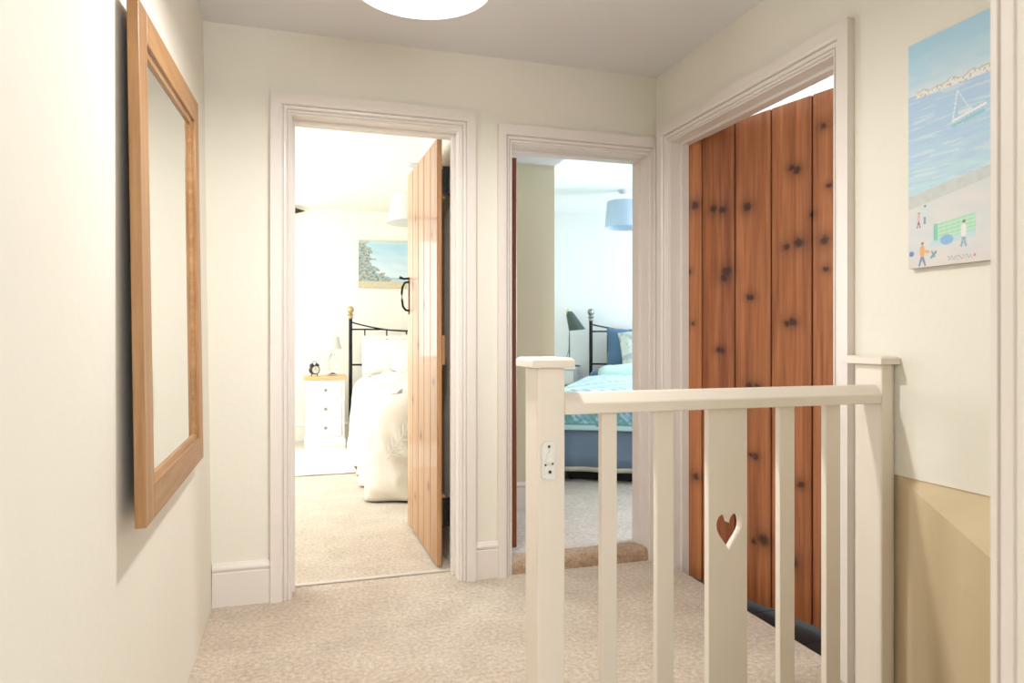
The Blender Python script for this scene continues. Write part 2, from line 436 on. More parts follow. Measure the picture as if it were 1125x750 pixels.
def lining(name, a0, a1, zt, z0, d0, d1, f, stop=True, t=.006):
    bm = bmesh.new()
    def bx(p, q):
        P, Q = f(*p), f(*q)
        box(bm, tuple(min(a, b) for a, b in zip(P, Q)), tuple(max(a, b) for a, b in zip(P, Q)))
    bx((a0, d0, z0), (a0 + t, d1, zt)); bx((a1 - t, d0, z0), (a1, d1, zt)); bx((a0 + t, d0, zt - t), (a1 - t, d1, zt))
    if stop:
        s0 = d0 + (d1 - d0) * .45; s1 = d0 + (d1 - d0) * .75
        bx((a0 + t, s0, z0), (a0 + t + .012, s1, zt - t)); bx((a1 - t - .012, s0, z0), (a1 - t, s1, zt - t)); bx((a0 + t + .012, s0, zt - t - .012), (a1 - t - .012, s1, zt - t))
    return finish(name, bm, M['trimp'], kind='structure')
fb = lambda a, d, z: (a, VW - d, z)
fr = lambda a, d, z: (UR - d, a, z)
architrave('trim_1', D1[0], D1[1], D1[2], 0, fb, .077, .067)
lining('trim_2', D1[0], D1[1], D1[2], 0, .0, VB - VW, lambda a, d, z: (a, VW + d, z))
architrave('trim_3', D2[0], D2[1], D2[2], 0, fb, .064, .034)
lining('trim_4', D2[0], D2[1], D2[2], 0, .0, VB - VW, lambda a, d, z: (a, VW + d, z))
architrave('trim_5', D3[0], D3[1], D3[2], 0, fr, .077, .075)
lining('trim_6', D3[0], D3[1], D3[2], -.05, .0, .12, lambda a, d, z: (UR + d, a, z))
# photographer's doorway: architrave down the right edge of the frame
bm = bmesh.new()
pr = [(.774, .600), (.7735, .592), (.7775, .5915), (.7775, .588), (.772, .586), (.771, .571), (.7735, .570), (.7735, .567), (.769, .565), (.768, .45), (.86, .45), (.86, .600)]
prism(bm, pr, -.12, 2.36)
finish('trim_7', bm, M['trimp'], kind='structure')

# ------------------------------------------------------------------ skirting boards
SK = [(0, 0), (.016, 0), (.016, .128), (.013, .131), (.013, .135), (.017, .138), (.019, .145), (.017, .152), (.011, .158), (.008, .163), (0, .165)]
def skirting(name, p0, p1, nrm, mat=None, hs=1., z0=0):
    bm = bmesh.new()
    R = []
    for p in (p0, p1):
        R.append([bm.verts.new((p[0] + nrm[0] * d, p[1] + nrm[1] * d, z0 + z * hs)) for d, z in SK])
    n = len(SK)
    for i in range(n):
        bm.faces.new((R[0][i], R[0][(i + 1) % n], R[1][(i + 1) % n], R[1][i]))
    bm.faces.new(R[0][::-1]); bm.faces.new(R[1])
    return finish(name, bm, mat or M['trimp'], kind='structure')
skirting('baseboard_back', (-.336, VW), (-.118, VW), (0, -1), hs=1.04)
skirting('baseboard_middle', (.738, VW), (.841, VW), (0, -1), hs=.98)

# ------------------------------------------------------------------ cream bedroom (through door 1)
R1C = 2.42; R1F = 7.42
slab('floor_1', (-1.5, 3.0, -.12), (2.3, 7.6, -.001), M['carpet1'])
slabs('ceiling_1', [((-1.5, 3.0, R1C), (2.4, 7.6, 2.6))], M['room1'])
slabs('wall_bedroom_far', [((-1.5, R1F, -.1), (-1.25, R1F + .12, 2.5)), ((-.22, R1F, -.1), (2.4, R1F + .12, 2.5)), ((-1.25, R1F, -.1), (-.22, R1F + .12, .85)), ((-1.25, R1F, 2.15), (-.22, R1F + .12, 2.5))], M['room1'])
slabs('wall_bedroom_left', [((-1.45, 3.1, -.1), (-1.33, 4.0, 2.5)), ((-1.45, 6.6, -.1), (-1.33, 7.5, 2.5)), ((-1.45, 4.0, -.1), (-1.33, 6.6, .7)), ((-1.45, 4.0, 2.2), (-1.33, 6.6, 2.5))], M['room1'])
slab('wall_bedroom_near', (-1.45, 2.95, -.1), (-.45, VB, 2.5), M['room1'])
bm = bmesh.new()
poly = [(.69, 3.111), (.86, 3.11), (.86, 3.84), (1.455, 3.84), (1.635, 4.35), (2.26, 6.95), (2.26, 7.45), (2.10, 7.45), (2.10, 6.98), (1.53, 4.40), (1.53, 4.05), (.69, 4.05)]
prism(bm, poly, -.1, 2.5)
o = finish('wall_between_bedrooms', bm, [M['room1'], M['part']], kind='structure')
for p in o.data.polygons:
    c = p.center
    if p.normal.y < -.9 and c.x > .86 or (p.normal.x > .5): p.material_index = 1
window('window_2', -1.25, -.22, .85, 2.15, lambda a, d, z: (a, R1F + .03 + d, z), 1)
window('window_3', 4.0, 6.6, .7, 2.2, lambda a, d, z: (-1.42 + d, a, z), 2)
skirting('baseboard_bedroom_far', (-1.33, R1F), (2.1, R1F), (0, -1), hs=1.1, mat=M['room1'])
skirting('baseboard_bedroom_right', (.69, 3.112), (.69, 4.05), (-1, 0), hs=1.)
bm = bmesh.new(); box(bm, (D1[0], 3.075, 0), (D1[1], 3.103, .006))
finish('trim_8', bm, M['strip'], kind='structure', bevel=.003)

# ------------------------------------------------------------------ blue bedroom (through door 2)
F2 = .055; R2C = 2.36
slab('floor_2', (.8, 3.02, -.12), (6.5, 7.6, F2), M['carpet2'])
bm = bmesh.new()   # carpeted nosing of the step up
prof = [(0, 0)] + [(.03 - .03 * math.cos(a), F2 - .028 + .030 * math.sin(a)) for a in [0, PI / 8, PI / 4, 3 * PI / 8, PI / 2]] + [(.12, F2 + .002), (.12, 0)]
A_ = [bm.verts.new((D2[0] + .006, VW + a, z)) for a, z in prof]; B_ = [bm.verts.new((D2[1] - .006, VW + a, z)) for a, z in prof]
for i in range(len(prof)):
    j = (i + 1) % len(prof); bm.faces.new((A_[i], A_[j], B_[j], B_[i]))
bm.faces.new(A_); bm.faces.new(B_[::-1])
finish('floor_step', bm, M['carpetd'], kind='structure', smooth=50)
slabs('ceiling_2', [((1.0, 3.0, R2C), (6.5, 7.9, 2.6)), ((.8, 3.0, 2.10), (1.455, 3.84, 2.6))], M['room2'])
slabs('wall_blue_bedroom_near', [((1.80, 2.95, -.1), (6.4, VB, 2.5))], M['room2'])
slabs('wall_blue_bedroom_right', [((5.6, 3.0, -.1), (5.72, 3.3, 2.5)), ((5.6, 5.2, -.1), (5.72, 5.6, 2.5)), ((5.6, 3.3, -.1), (5.72, 5.2, .7)), ((5.6, 3.3, 2.15), (5.72, 5.2, 2.5))], M['room2'])
window('window_4', 3.3, 5.2, .7, 2.15, lambda a, d, z: (5.63 + d, a, z), 1)
# far wall runs at a slant: 30 degrees to the landing
QB = Vector((2.885, 6.51)); DB = Vector((.866, -.5)); NB = Vector((.5, .866))
bm = bmesh.new()
p = [QB - DB * .80, QB + DB * 3.2, QB + DB * 3.2 + NB * .12, QB - DB * .80 + NB * .12]
prism(bm, [(k.x, k.y) for k in p], -.1, 2.5)
finish('wall_blue_bedroom_far', bm, M['room2'], kind='structure')
skirting('baseboard_blue_bedroom', (.86, 3.84), (1.455, 3.84), (0, -1), hs=1.0, z0=F2)

# ------------------------------------------------------------------ bathroom (behind door 3)
bm = bmesh.new()
ts = .30
box(bm, (1.672, .9, -.12), (3.6, 2.945, -.068), 1)
x = 1.674
while x < 3.5:
    y = .9
    while y < 2.9:
        box(bm, (x, y, -.1), (min(x + ts - .006, 3.58), min(y + ts - .006, 2.94), -.065), 0)
        y += ts
    x += ts
finish('floor_3', bm, [M['tile'], M['grout']], kind='structure')
slab('ceiling_3', (1.76, .8, 2.36), (3.7, 2.95, 2.6), M['bath'])
slabs('wall_bathroom', [((3.5, .8, -.1), (3.62, 1.2, 2.5)), ((3.5, 2.6, -.1), (3.62, 2.95, 2.5)), ((3.5, 1.2, -.1), (3.62, 2.6, 1.0)), ((3.5, 1.2, 2.1), (3.62, 2.6, 2.5)), ((1.76, .7, -.1), (3.62, .8, 2.5)), ((1.80, 2.87, -.1), (3.6, 2.949, 2.5))], M['bath'])
window('window_5', 1.2, 2.6, 1.0, 2.1, lambda a, d, z: (3.53 + d, a, z), 1)

# ------------------------------------------------------------------ doors
def board_leaf(name, W, H, T, edges, mat, loc, rotz, z0, batten_side=1, edge_mat=None, bat=(.25, 1.0, 1.78), bw=.14):
    """vertical tongue and groove boards; local X along the width, Y thickness, Z up"""
    bm = bmesh.new()
    g = .0035
    for i in range(len(edges) - 1):
        a, b_ = edges[i], edges[i + 1]
        a2 = a + (g if i else 0); b2 = b_ - (g if i < len(edges) - 2 else 0)
        ch = .004
        # board with small chamfers front and back
        pts = [(a2, ch), (a2 + ch, 0), (b2 - ch, 0), (b2, ch), (b2, T - ch), (b2 - ch, T), (a2 + ch, T), (a2, T - ch)]
        prism(bm, pts, 0, H)
    box(bm, (.001, T * .35, .0), (W - .001, T * .65, H - .001), 1)
    root = finish(name, bm, [mat, M['groove']], kind='structure', loc=(loc[0], loc[1], z0), rot=(0, 0, rotz))
    for k, z in enumerate(bat):
        b2 = bmesh.new()
        y0, y1 = (T, T + .022) if batten_side > 0 else (-.022, 0)
        box(b2, (.03, y0, z - bw / 2), (W - .03, y1, z + bw / 2))
        ob = finish('batten', b2, edge_mat or mat, parent=root, bevel=.004)
    return root
# door 1: hinged at right jamb, standing open square into the cream bedroom
W1 = .80
d1 = board_leaf('door_1', W1, 1.985, .024, [0, .155, .315, .475, .635, W1], M['pine1'], (.627, 3.125), math.radians(91.2), .012, batten_side=-1)
def hinge(parent, x, z, y, h=.12, w=.036, vert=True):
    bm = bmesh.new()
    box(bm, (x - w, y, z - h / 2), (x - .002, y + .004, z + h / 2))
    lathe(bm, [(.006, z - h / 2), (.006, z + h / 2)], c=(x, y + .002, 0), n=10)
    for k in (-.35, 0, .35):
        lathe(bm, [(.005, -.002), (.004, .001), (0, .002)][::-1], c=(x - w / 2, y - .001, z + k * h), n=8, axis='Y')
    return finish('hinge', bm, M['black'], parent=parent, smooth=40)
# hinges fixed on the battens and the jamb
for z in (1.79, .25):
    bm = bmesh.new()
    box(bm, (-.004, -.048, z - .065), (.0, -.002, z + .065)); box(bm, (-.006, -.05, z - .012), (.16, -.026, z + .012))
    lathe(bm, [(.006, z - .065), (.006, z + .065)], c=(-.006, -.032, 0), n=10)
    for q in (-.04, 0, .04):
        lathe(bm, [(.006, -.008), (.006, -.004)], c=(0, -.014 - abs(q) * .2, z + q), n=8, axis='X')
    finish('hinge', bm, M['black'], parent=d1)
# latch on the camera side near the free edge (local y = T side faces -u)
bm = bmesh.new()
xb = W1 - .05; yb = .024
box(bm, (xb - .012, yb, 1.19), (xb + .012, yb + .004, 1.40))
tube(bm, [(xb, yb + .003, 1.375), (xb, yb + .025, 1.37), (xb, yb + .038, 1.345), (xb, yb + .042, 1.31), (xb, yb + .040, 1.27), (xb, yb + .035, 1.235), (xb, yb + .02, 1.215), (xb, yb + .003, 1.212)], .0065, 10)
tube(bm, [(xb, yb, 1.395), (xb, yb + .03, 1.392), (xb, yb + .055, 1.40)], [.006, .006, .009], 8)
finish('latch_handle', bm, M['black'], parent=d1, smooth=40)
# door 2: hinged left, seen edge-on
d2 = board_leaf('door_2', .70, 1.865, .03, [0, .14, .28, .42, .56, .70], M['pine2'], (.990, 3.12), math.radians(90), F2 + .012, batten_side=1)
bm = bmesh.new(); z = 1.6
box(bm, (.62, .03, .95), (.645, .034, 1.12)); tube(bm, [(.632, .033, 1.10), (.632, .06, 1.09), (.632, .06, .99), (.632, .033, .97)], .006, 8)
finish('latch_handle', bm, M['black'], parent=d2, smooth=40)
# door 3: orange pine, ajar into the bathroom, hinged on the far jamb
a3 = math.atan2(-.971, .239)
d3 = board_leaf('door_3', 1.0, 2.048, .03, [-.02, .075, .265, .452, .64, .83, .99], M['pine3'], (1.733, 2.80), a3, -.040, batten_side=1)
d3.data.transform(Matrix.Translation((.0, .0, 0)))
for z in (1.73, .26):
    bm = bmesh.new()
    box(bm, (-.025, -.003, z - .06), (-.006, .012, z + .06)); lathe(bm, [(.006, z - .06), (.006, z + .06)], c=(-.022, -.004, 0), n=10)
    finish('hinge', bm, M['black'], parent=d3)
bm = bmesh.new()
box(bm, (.93, -.004, .93), (.955, 0, 1.13)); tube(bm, [(.942, -.003, 1.11), (.942, -.03, 1.10), (.942, -.042, 1.04), (.942, -.03, .97), (.942, -.003, .95)], .0065, 8)
finish('latch_handle', bm, M['black'], parent=d3, smooth=40)

# ------------------------------------------------------------------ balustrade
VG = 1.553
bal = empty('stair_balustrade', (1.1, VG, 0), label='cream painted stair balustrade with square newels and a heart cut in its widest slat', cat='balustrade')
def loc_finish(name, bm, mat, parent, **k):
    o = finish(name, bm, mat, **k); o.parent = parent
    off = Vector((0, 0, 0)); p = parent
    while p is not None:
        off += p.location; p = p.parent
    o.location = -off + o.location
    return o
def newel(u0, u1, v0, v1, zt, cu0, cu1, cv0, cv1, zb=0.0):
    bm = bmesh.new(); box(bm, (u0, v0, zb), (u1, v1, zt - .024))
    n = loc_finish('newel_post', bm, M['gate'], bal, bevel=.004)
    bm = bmesh.new()
    c = .008
    prf = [(0, zt - .024), (0, zt - .006), (c, zt)]
    R = []
    for d, z in prf:
        R.append([bm.verts.new(p) for p in ((cu0 + d, cv0 + d, z), (cu1 - d, cv0 + d, z), (cu1 - d, cv1 - d, z), (cu0 + d, cv1 - d, z))])
    for i in range(len(R) - 1):
        for k in range(4):
            bm.faces.new((R[i][k], R[i][(k + 1) % 4], R[i + 1][(k + 1) % 4], R[i + 1][k]))
    bm.faces.new(R[0][::-1]); bm.faces.new(R[-1])
    cp = finish('newel_cap', bm, M['gate'], bevel=.002); cp.parent = n; cp.location = (0, 0, 0)
    return n
nl = newel(.545, .616, VG, VG + .095, 1.022, .527, .636, VG - .017, VG + .118)
nr = newel(1.588, 1.628, VG, VG + .100, 1.018, 1.570, UR - .001, VG - .016, VG + .128)
bm = bmesh.new(); box(bm, (1.630, VG + .006, 0), (UR - .001, VG + .094, .994))
loc_finish('wall_batten', bm, M['gate'], bal, bevel=.002)
# handrail
bm = bmesh.new()
zs = [(0, .882), (0, .908), (.022, .934), (.050, .934), (.070, .912), (.070, .882)]
A_ = [bm.verts.new((.616, VG + d, z)) for d, z in zs]; B_ = [bm.verts.new((1.588, VG + d, z)) for d, z in zs]
for i in range(6):
    j = (i + 1) % 6; bm.faces.new((A_[i], A_[j], B_[j], B_[i]))
bm.faces.new(A_); bm.faces.new(B_[::-1])
loc_finish('handrail', bm, M['gate'], bal, bevel=.003)
bm = bmesh.new(); box(bm, (.616, VG + .005, 0), (1.588, VG + .06, .022))
loc_finish('bottom_rail', bm, M['gate'], bal, bevel=.003)
k_ = 1.151 * 1.012
for a, b_ in ((.620, .657), (.754, .797), (1.079, 1.121), (1.212, 1.255)):
    bm = bmesh.new(); box(bm, (a * k_, VG + .02, .022), (b_ * k_, VG + .041, .884))
    loc_finish('baluster', bm, M['gate'], bal, bevel=.0025)
# wide slat with a heart cut through
def heart(cx_, cz_, w, hh, n=36):
    pts = []
    for i in range(n):
        t = 2 * PI * i / n
        x = 16 * math.sin(t) ** 3
        y = 13 * math.cos(t) - 5 * math.cos(2 * t) - 2 * math.cos(3 * t) - math.cos(4 * t)
        # narrow, long heart
        pts.append((cx_ + x / 32 * w, cz_ + (y + 2.6) / 29 * hh))
    return pts
def slat_with_hole(u0, u1, z0, z1, y0, y1, hole):
    bm = bmesh.new()
    def loopf(y):
        o = [bm.verts.new((x, y, z)) for x, z in ((u0, z0), (u1, z0), (u1, z1), (u0, z1))]
        h_ = [bm.verts.new((x, y, z)) for x, z in hole]
        es = [bm.edges.new((o[i], o[(i + 1) % 4])) for i in range(4)] + [bm.edges.new((h_[i], h_[(i + 1) % len(h_)])) for i in range(len(h_))]
        bmesh.ops.triangle_fill(bm, use_beauty=True, edges=es)
        return o, h_
    o1, h1 = loopf(y0); o2, h2 = loopf(y1)
    for L1, L2 in ((o1, o2), (h1, h2)):
        n = len(L1)
        for i in range(n):
            bm.faces.new((L1[i], L1[(i + 1) % n], L2[(i + 1) % n], L2[i]))
    return bm
ha, hb = .886 * k_, .988 * k_
bm = slat_with_hole(ha, hb, .022, .884, VG + .02, VG + .041, heart((ha + hb) / 2 + .003, .548, .078, .104))
o = loc_finish('heart_slat', bm, M['gate'], bal); o['label'] = 'wide slat with a heart-shaped hole'
# gate latch plate on left newel
bm = bmesh.new()
def oct_(w, h, c=.4):
    k = w * c
    return [(-w + k, -h), (w - k, -h), (w, -h + k), (w, h - k), (w - k, h), (-w + k, h), (-w, h - k), (-w, -h + k)]
cx0, cz0 = .5715, .772
f = lambda a, b, c: (cx0 + a, VG - c, cz0 + b)
prism(bm, oct_(.017, .047), 0, .007, f)
prism(bm, oct_(.013, .012), 0, .012, lambda a, b, c: f(a, b - .022, c))
prism(bm, [(-.013, .0), (.013, .0), (0, .030)], 0, .018, lambda a, b, c: f(a + .001, b, c))
prism(bm, oct_(.015, .006), 0, .014, lambda a, b, c: f(a, b - .037, c))
lp = loc_finish('latch_plate', bm, M['plastic'], nl, bevel=.0015)
lp['label'] = 'white plastic safety gate catch'
for dx, dz, r in ((0, .036, .0032), (-.009, -.008, .0025), (.009, -.006, .0025), (0, -.024, .004)):
    bm = bmesh.new(); lathe(bm, [(r, .0), (r, .0012), (r * .5, .002)], n=10, axis='Y')
    y = VG - (.0075 if dz > -.01 else .0135)
    bmesh.ops.translate(bm, verts=bm.verts[:], vec=(cx0 + dx, y - .0015, cz0 + dz))
    s_ = finish('screw', bm, M['iron']); s_.parent = lp; s_.location = (0, 0, 0)

# ------------------------------------------------------------------ mirror on the left wall
Mdir = Vector((math.sin(math.radians(-1.0)), math.cos(math.radians(-1.0)), 0))
def mirror():
    # front corners measured on a plane leaning with the wall
    nb, fb_, ft, nt_ = Vector((-.297, 1.534, .686)), Vector((-.314, 2.511, .667)), Vector((-.339, 2.575, 1.878)), Vector((-.323, 1.584, 1.780))
    root = empty('wall_mirror', ((nb.x + fb_.x) / 2 - .02, (nb.y + fb_.y) / 2, .676), label='large oak framed rectangular mirror hung on the left wall', cat='mirror')
    C = (nb + fb_ + ft + nt_) / 4
    nrm = (fb_ - nb).cross(nt_ - nb).normalized()
    if nrm.x < 0: nrm = -nrm
    T = .022
    def P(s, t, d):   # bilinear + depth behind the front
        p = (nb * (1 - s) + fb_ * s) * (1 - t) + (nt_ * (1 - s) + ft * s) * t
        return p - nrm * d
    fw_s = .078 / .845; fw_t = .075 / 1.14
    def member(s0, s1, t0, t1, nm, mat, cut):
        bm = bmesh.new()
        v = [bm.verts.new(P(s, t, 0)) for s, t in cut] + [bm.verts.new(P(s, t, T)) for s, t in cut]
        n = len(cut)
        bm.faces.new(v[:n]); bm.faces.new(v[n:][::-1])
        for i in range(n):
            bm.faces.new((v[i], v[(i + 1) % n], v[n + (i + 1) % n], v[n + i]))
        return loc_finish(nm, bm, mat, root, bevel=.002)
    a, b_ = fw_s, fw_t
    member(0, 0, 0, 0, 'frame_stile', M['oak'], [(0, 0), (a, 0), (a, 1), (0, 1)])
    member(0, 0, 0, 0, 'frame_stile', M['oak'], [(1 - a, 0), (1, 0), (1, 1), (1 - a, 1)])
    member(0, 0, 0, 0, 'frame_rail', M['oakh'], [(a, 0), (1 - a, 0), (1 - a, b_), (a, b_)])
    member(0, 0, 0, 0, 'frame_rail', M['oakh'], [(a, 1 - b_), (1 - a, 1 - b_), (1 - a, 1), (a, 1)])
    bm = bmesh.new()   # inner slip moulding
    i0 = .012 / .845; j0 = .012 / 1.14
    out = [(a, b_), (1 - a, b_), (1 - a, 1 - b_), (a, 1 - b_)]; inn = [(a + i0, b_ + j0), (1 - a - i0, b_ + j0), (1 - a - i0, 1 - b_ - j0), (a + i0, 1 - b_ - j0)]
    O1 = [bm.verts.new(P(s, t, .008)) for s, t in out]; I1 = [bm.verts.new(P(s, t, .012)) for s, t in inn]
    O2 = [bm.verts.new(P(s, t, .0215)) for s, t in out]; I2 = [bm.verts.new(P(s, t, .0215)) for s, t in inn]
    for i in range(4):
        j = (i + 1) % 4
        bm.faces.new((O1[i], O1[j], I1[j], I1[i])); bm.faces.new((I1[i], I1[j], I2[j], I2[i])); bm.faces.new((O1[i], O1[j], O2[j], O2[i]))
    loc_finish('slip_moulding', bm, M['oakh'], root)
    bm = bmesh.new()
    q = [(a, b_), (1 - a, b_), (1 - a, 1 - b_), (a, 1 - b_)]
    v = [bm.verts.new(P(s, t, .0165)) for s, t in q] + [bm.verts.new(P(s, t, .0205)) for s, t in q]
    bm.faces.new(v[:4]); bm.faces.new(v[4:][::-1])
    for i in range(4): bm.faces.new((v[i], v[(i + 1) % 4], v[4 + (i + 1) % 4], v[4 + i]))
    loc_finish('mirror_glass', bm, M['mirror'], root)
    bm = bmesh.new()
    q = [(.02, .02), (.98, .02), (.98, .98), (.02, .98)]
    v = [bm.verts.new(P(s, t, .0225)) for s, t in q] + [bm.verts.new(P(s, t, .0245)) for s, t in q]
    bm.faces.new(v[:4]); bm.faces.new(v[4:][::-1])
    for i in range(4): bm.faces.new((v[i], v[(i + 1) % 4], v[4 + (i + 1) % 4], v[4 + i]))
    loc_finish('backing_board', bm, M['groove'], root)
mirror()

# ------------------------------------------------------------------ paintings (colour laid on a fine mesh)
def painted(name, W, H, T, fn, nx, ny, loc, rotz, label, pale, cat='picture'):
    """stretched canvas: local X to the right, Z up, face towards -Y"""
    root = empty(name, loc, rotz, label, cat)
    me = D.meshes.new('painting')
    vs = [(W * i / nx, 0, H * j / ny) for j in range(ny + 1) for i in range(nx + 1)]
    fs = [(j * (nx + 1) + i, j * (nx + 1) + i + 1, (j + 1) * (nx + 1) + i + 1, (j + 1) * (nx + 1) + i) for j in range(ny) for i in range(nx)]
    me.from_pydata(vs, [], fs)
    ca = me.color_attributes.new('Col', 'FLOAT_COLOR', 'POINT')
    for k, v in enumerate(vs):
        c = s2l(mix(fn(v[0] / W, v[2] / H), (232, 236, 240), pale)); ca.data[k].color = (*c, 1)
    link('painting', me, M['pic'], root)
    bm = bmesh.new(); box(bm, (0, .0004, 0), (W, T, H))
    finish('stretcher', bm, M['canvas'], parent=root)
    return root
def mix(a, b, t):
    t = max(0, min(1, t)); return tuple(x * (1 - t) + y * t for x, y in zip(a, b))
def nz(x, y, s=1., k=0.):
    return mnoise.noise(Vector((x * s, y * s, k)))
def seg(px, py, ax, ay, bx, by):
    dx, dy = bx - ax, by - ay; t = max(0, min(1, ((px - ax) * dx + (py - ay) * dy) / (dx * dx + dy * dy + 1e-9)))
    return math.hypot(px - ax - t * dx, py - ay - t * dy)
WP, HP = .30, .62
def beach(s, t):
    x, y = s * WP, t * HP     # metres
    # visible part spans x 0 - .21
    if y > .475 + nz(x, y, 12) * .004:
        c = mix((196, 224, 238), (142, 204, 238), (y - .475) / .12 + nz(x * 2, y * 6, 8) * .35)
        c = mix(c, (228, 236, 242), max(0, .5 - (y - .475) / .06))
    elif y > .20 + .03 * x / .2:
        k = (y - .20) / .27
        c = mix((176, 222, 232), (150, 196, 236), k * 1.6 + nz(x * 3, y * 14, 6) * .45)
        if nz(x * 2.2, y * 30, 5, 3) > .22: c = mix(c, (214, 232, 240), .55)
        if nz(x * 2, y * 24, 7, 9) > .3: c = mix(c, (164, 176, 226), .4)
    elif y > .163 + .30 * x * .6:
        c = mix((196, 204, 198), (180, 190, 184), .5 + nz(x, y, 60))
    else:
        c = mix((222, 218, 212), (206, 212, 214), .5 + nz(x * 1, y * 2, 14)); c = mix(c, (222, 200, 184), max(0, .06 - y) / .06 * .5)
    # chalk cliffs along the horizon
    hz = .470
    ch = .008 + .014 * max(0, nz(x, 0, 34, 5) + .3) + .03 * max(0, x - .1)
    if x > .025 and hz - .004 < y < hz + ch:
        c = (238, 236, 230) if nz(x, y, 160, 2) < .2 else (176, 168, 158)
        if y > hz + ch - .003: c = (176, 186, 158)
    # sailing boat
    bx, by = .135, .372
    if seg(x, y, bx, by, bx + .014, by + .075) < .0016: c = (244, 248, 250)
    if seg(x, y, bx, by, bx + .09, by + .018) < .003: c = (240, 246, 248)
    if seg(x, y, bx, by - .012, bx + .085, by + .002) < .004: c = (108, 190, 200)
    if seg(x, y, bx + .014, by + .075, bx + .05, by + .014) < .0012: c = (226, 238, 244)
    if x > .15 and y > by + .01 and y < by + .01 + (x - .15) * 0 + .012 and x < .19: c = (214, 230, 238)
    # striped green windbreak
    if .078 < x < .20 and .066 + (x - .08) * .12 < y < .112 + (x - .08) * .1:
        r = int((y * 1000 - (x - .08) * 120) / 5) % 2
        c = (138, 216, 166) if r else (176, 230, 190)
        if x < .092: c = (84, 192, 156)
    if .066 < x < .2 and .05 + (x - .08) * .12 < y < .068 + (x - .08) * .12: c = mix(c, (170, 218, 226), .7)
    if ((x - .118) / .02) ** 2 + ((y - .066) / .013) ** 2 < 1: c = (104, 164, 226)
    def fig(fx, fy, top, leg, s=1., hat=(70, 60, 60), stride=.006):
        nonlocal c
        if seg(x, y, fx, fy, fx - stride, fy - .024 * s) < .0024 * s or seg(x, y, fx, fy, fx + stride, fy - .024 * s) < .0024 * s: c = leg
        if seg(x, y, fx, fy + .002, fx, fy + .020 * s) < .0055 * s: c = top
        if math.hypot(x - fx - .001, y - fy - .030 * s) < .0036 * s: c = hat
    fig(.166, .072, (240, 240, 236), (96, 146, 176), 1.15)
    fig(.052, .140, (190, 222, 232), (60, 118, 138), .85, stride=.002)
    fig(.033, .128, (226, 160, 160), (120, 60, 80), .7, (110, 60, 60), stride=.004)
    fig(.044, .032, (238, 142, 62), (60, 88, 150), 1.1, (100, 56, 56), stride=.009)
    if seg(x, y, .05, .045, .064, .04) < .004: c = (240, 150, 70)
    if seg(x, y, .072, .024, .086, .038) < .003 or seg(x, y, .074, .040, .082, .026) < .0022: c = (80, 138, 166)
    if ((x - .010) / .008) ** 2 + ((y - .040) / .007) ** 2 < 1: c = (40, 92, 176)
    # small scribbled signature strokes
    if .12 < x < .19 and .010 < y < .024 and abs(y - .016 - .005 * math.sin(x * 900 + 2 * math.sin(x * 300))) < .0016: c = (128, 132, 136)
    if math.hypot(x - .196, y - .018) < .004: c = (190, 90, 110)
    return c
painted('beach_canvas', WP, HP, .018, beach, 150, 310, (1.621, 1.494, 1.262), -PI / 2, 'tall unframed canvas of a pale blue bay with beach figures beside the right doorway', .38)
def dune(s, t):
    hz = .22
    if t > hz: c = mix((214, 228, 230), (160, 204, 222), (t - hz) * 1.1 + nz(s * 3, t * 5, 2) * .3)
    elif t > .13: c = mix((182, 214, 220), (142, 190, 214), (t - .13) / .09)
    else: c = mix((214, 200, 170), (226, 216, 192), .5 + nz(s, t, 20))
    if t < .16 - .1 * (s - .4) and s < .7: c = mix((216, 200, 168), (196, 186, 150), .5 + nz(s, t, 30))
    edge = .34 - .30 * t + .05 * math.sin(t * 9) + .10 * nz(s, t, 14)
    if s < edge and t > .14:
        n = nz(s * 40, t * 40, 1) + .6 * nz(s * 90, t * 60, 1, 4)
        c = (84, 112, 116) if n > .25 else ((148, 168, 158) if n > 0 else ((196, 184, 150) if n > -.25 else (138, 172, 192)))
    if t > .93: c = mix(c, (214, 222, 200), .4)
    return c
painted('seaside_canvas', .95, .50, .03, dune, 120, 70, (.585, R1F - .031, 1.605), 0, 'wide unframed seaside canvas of dune grass above the bed in the cream bedroom', .08)

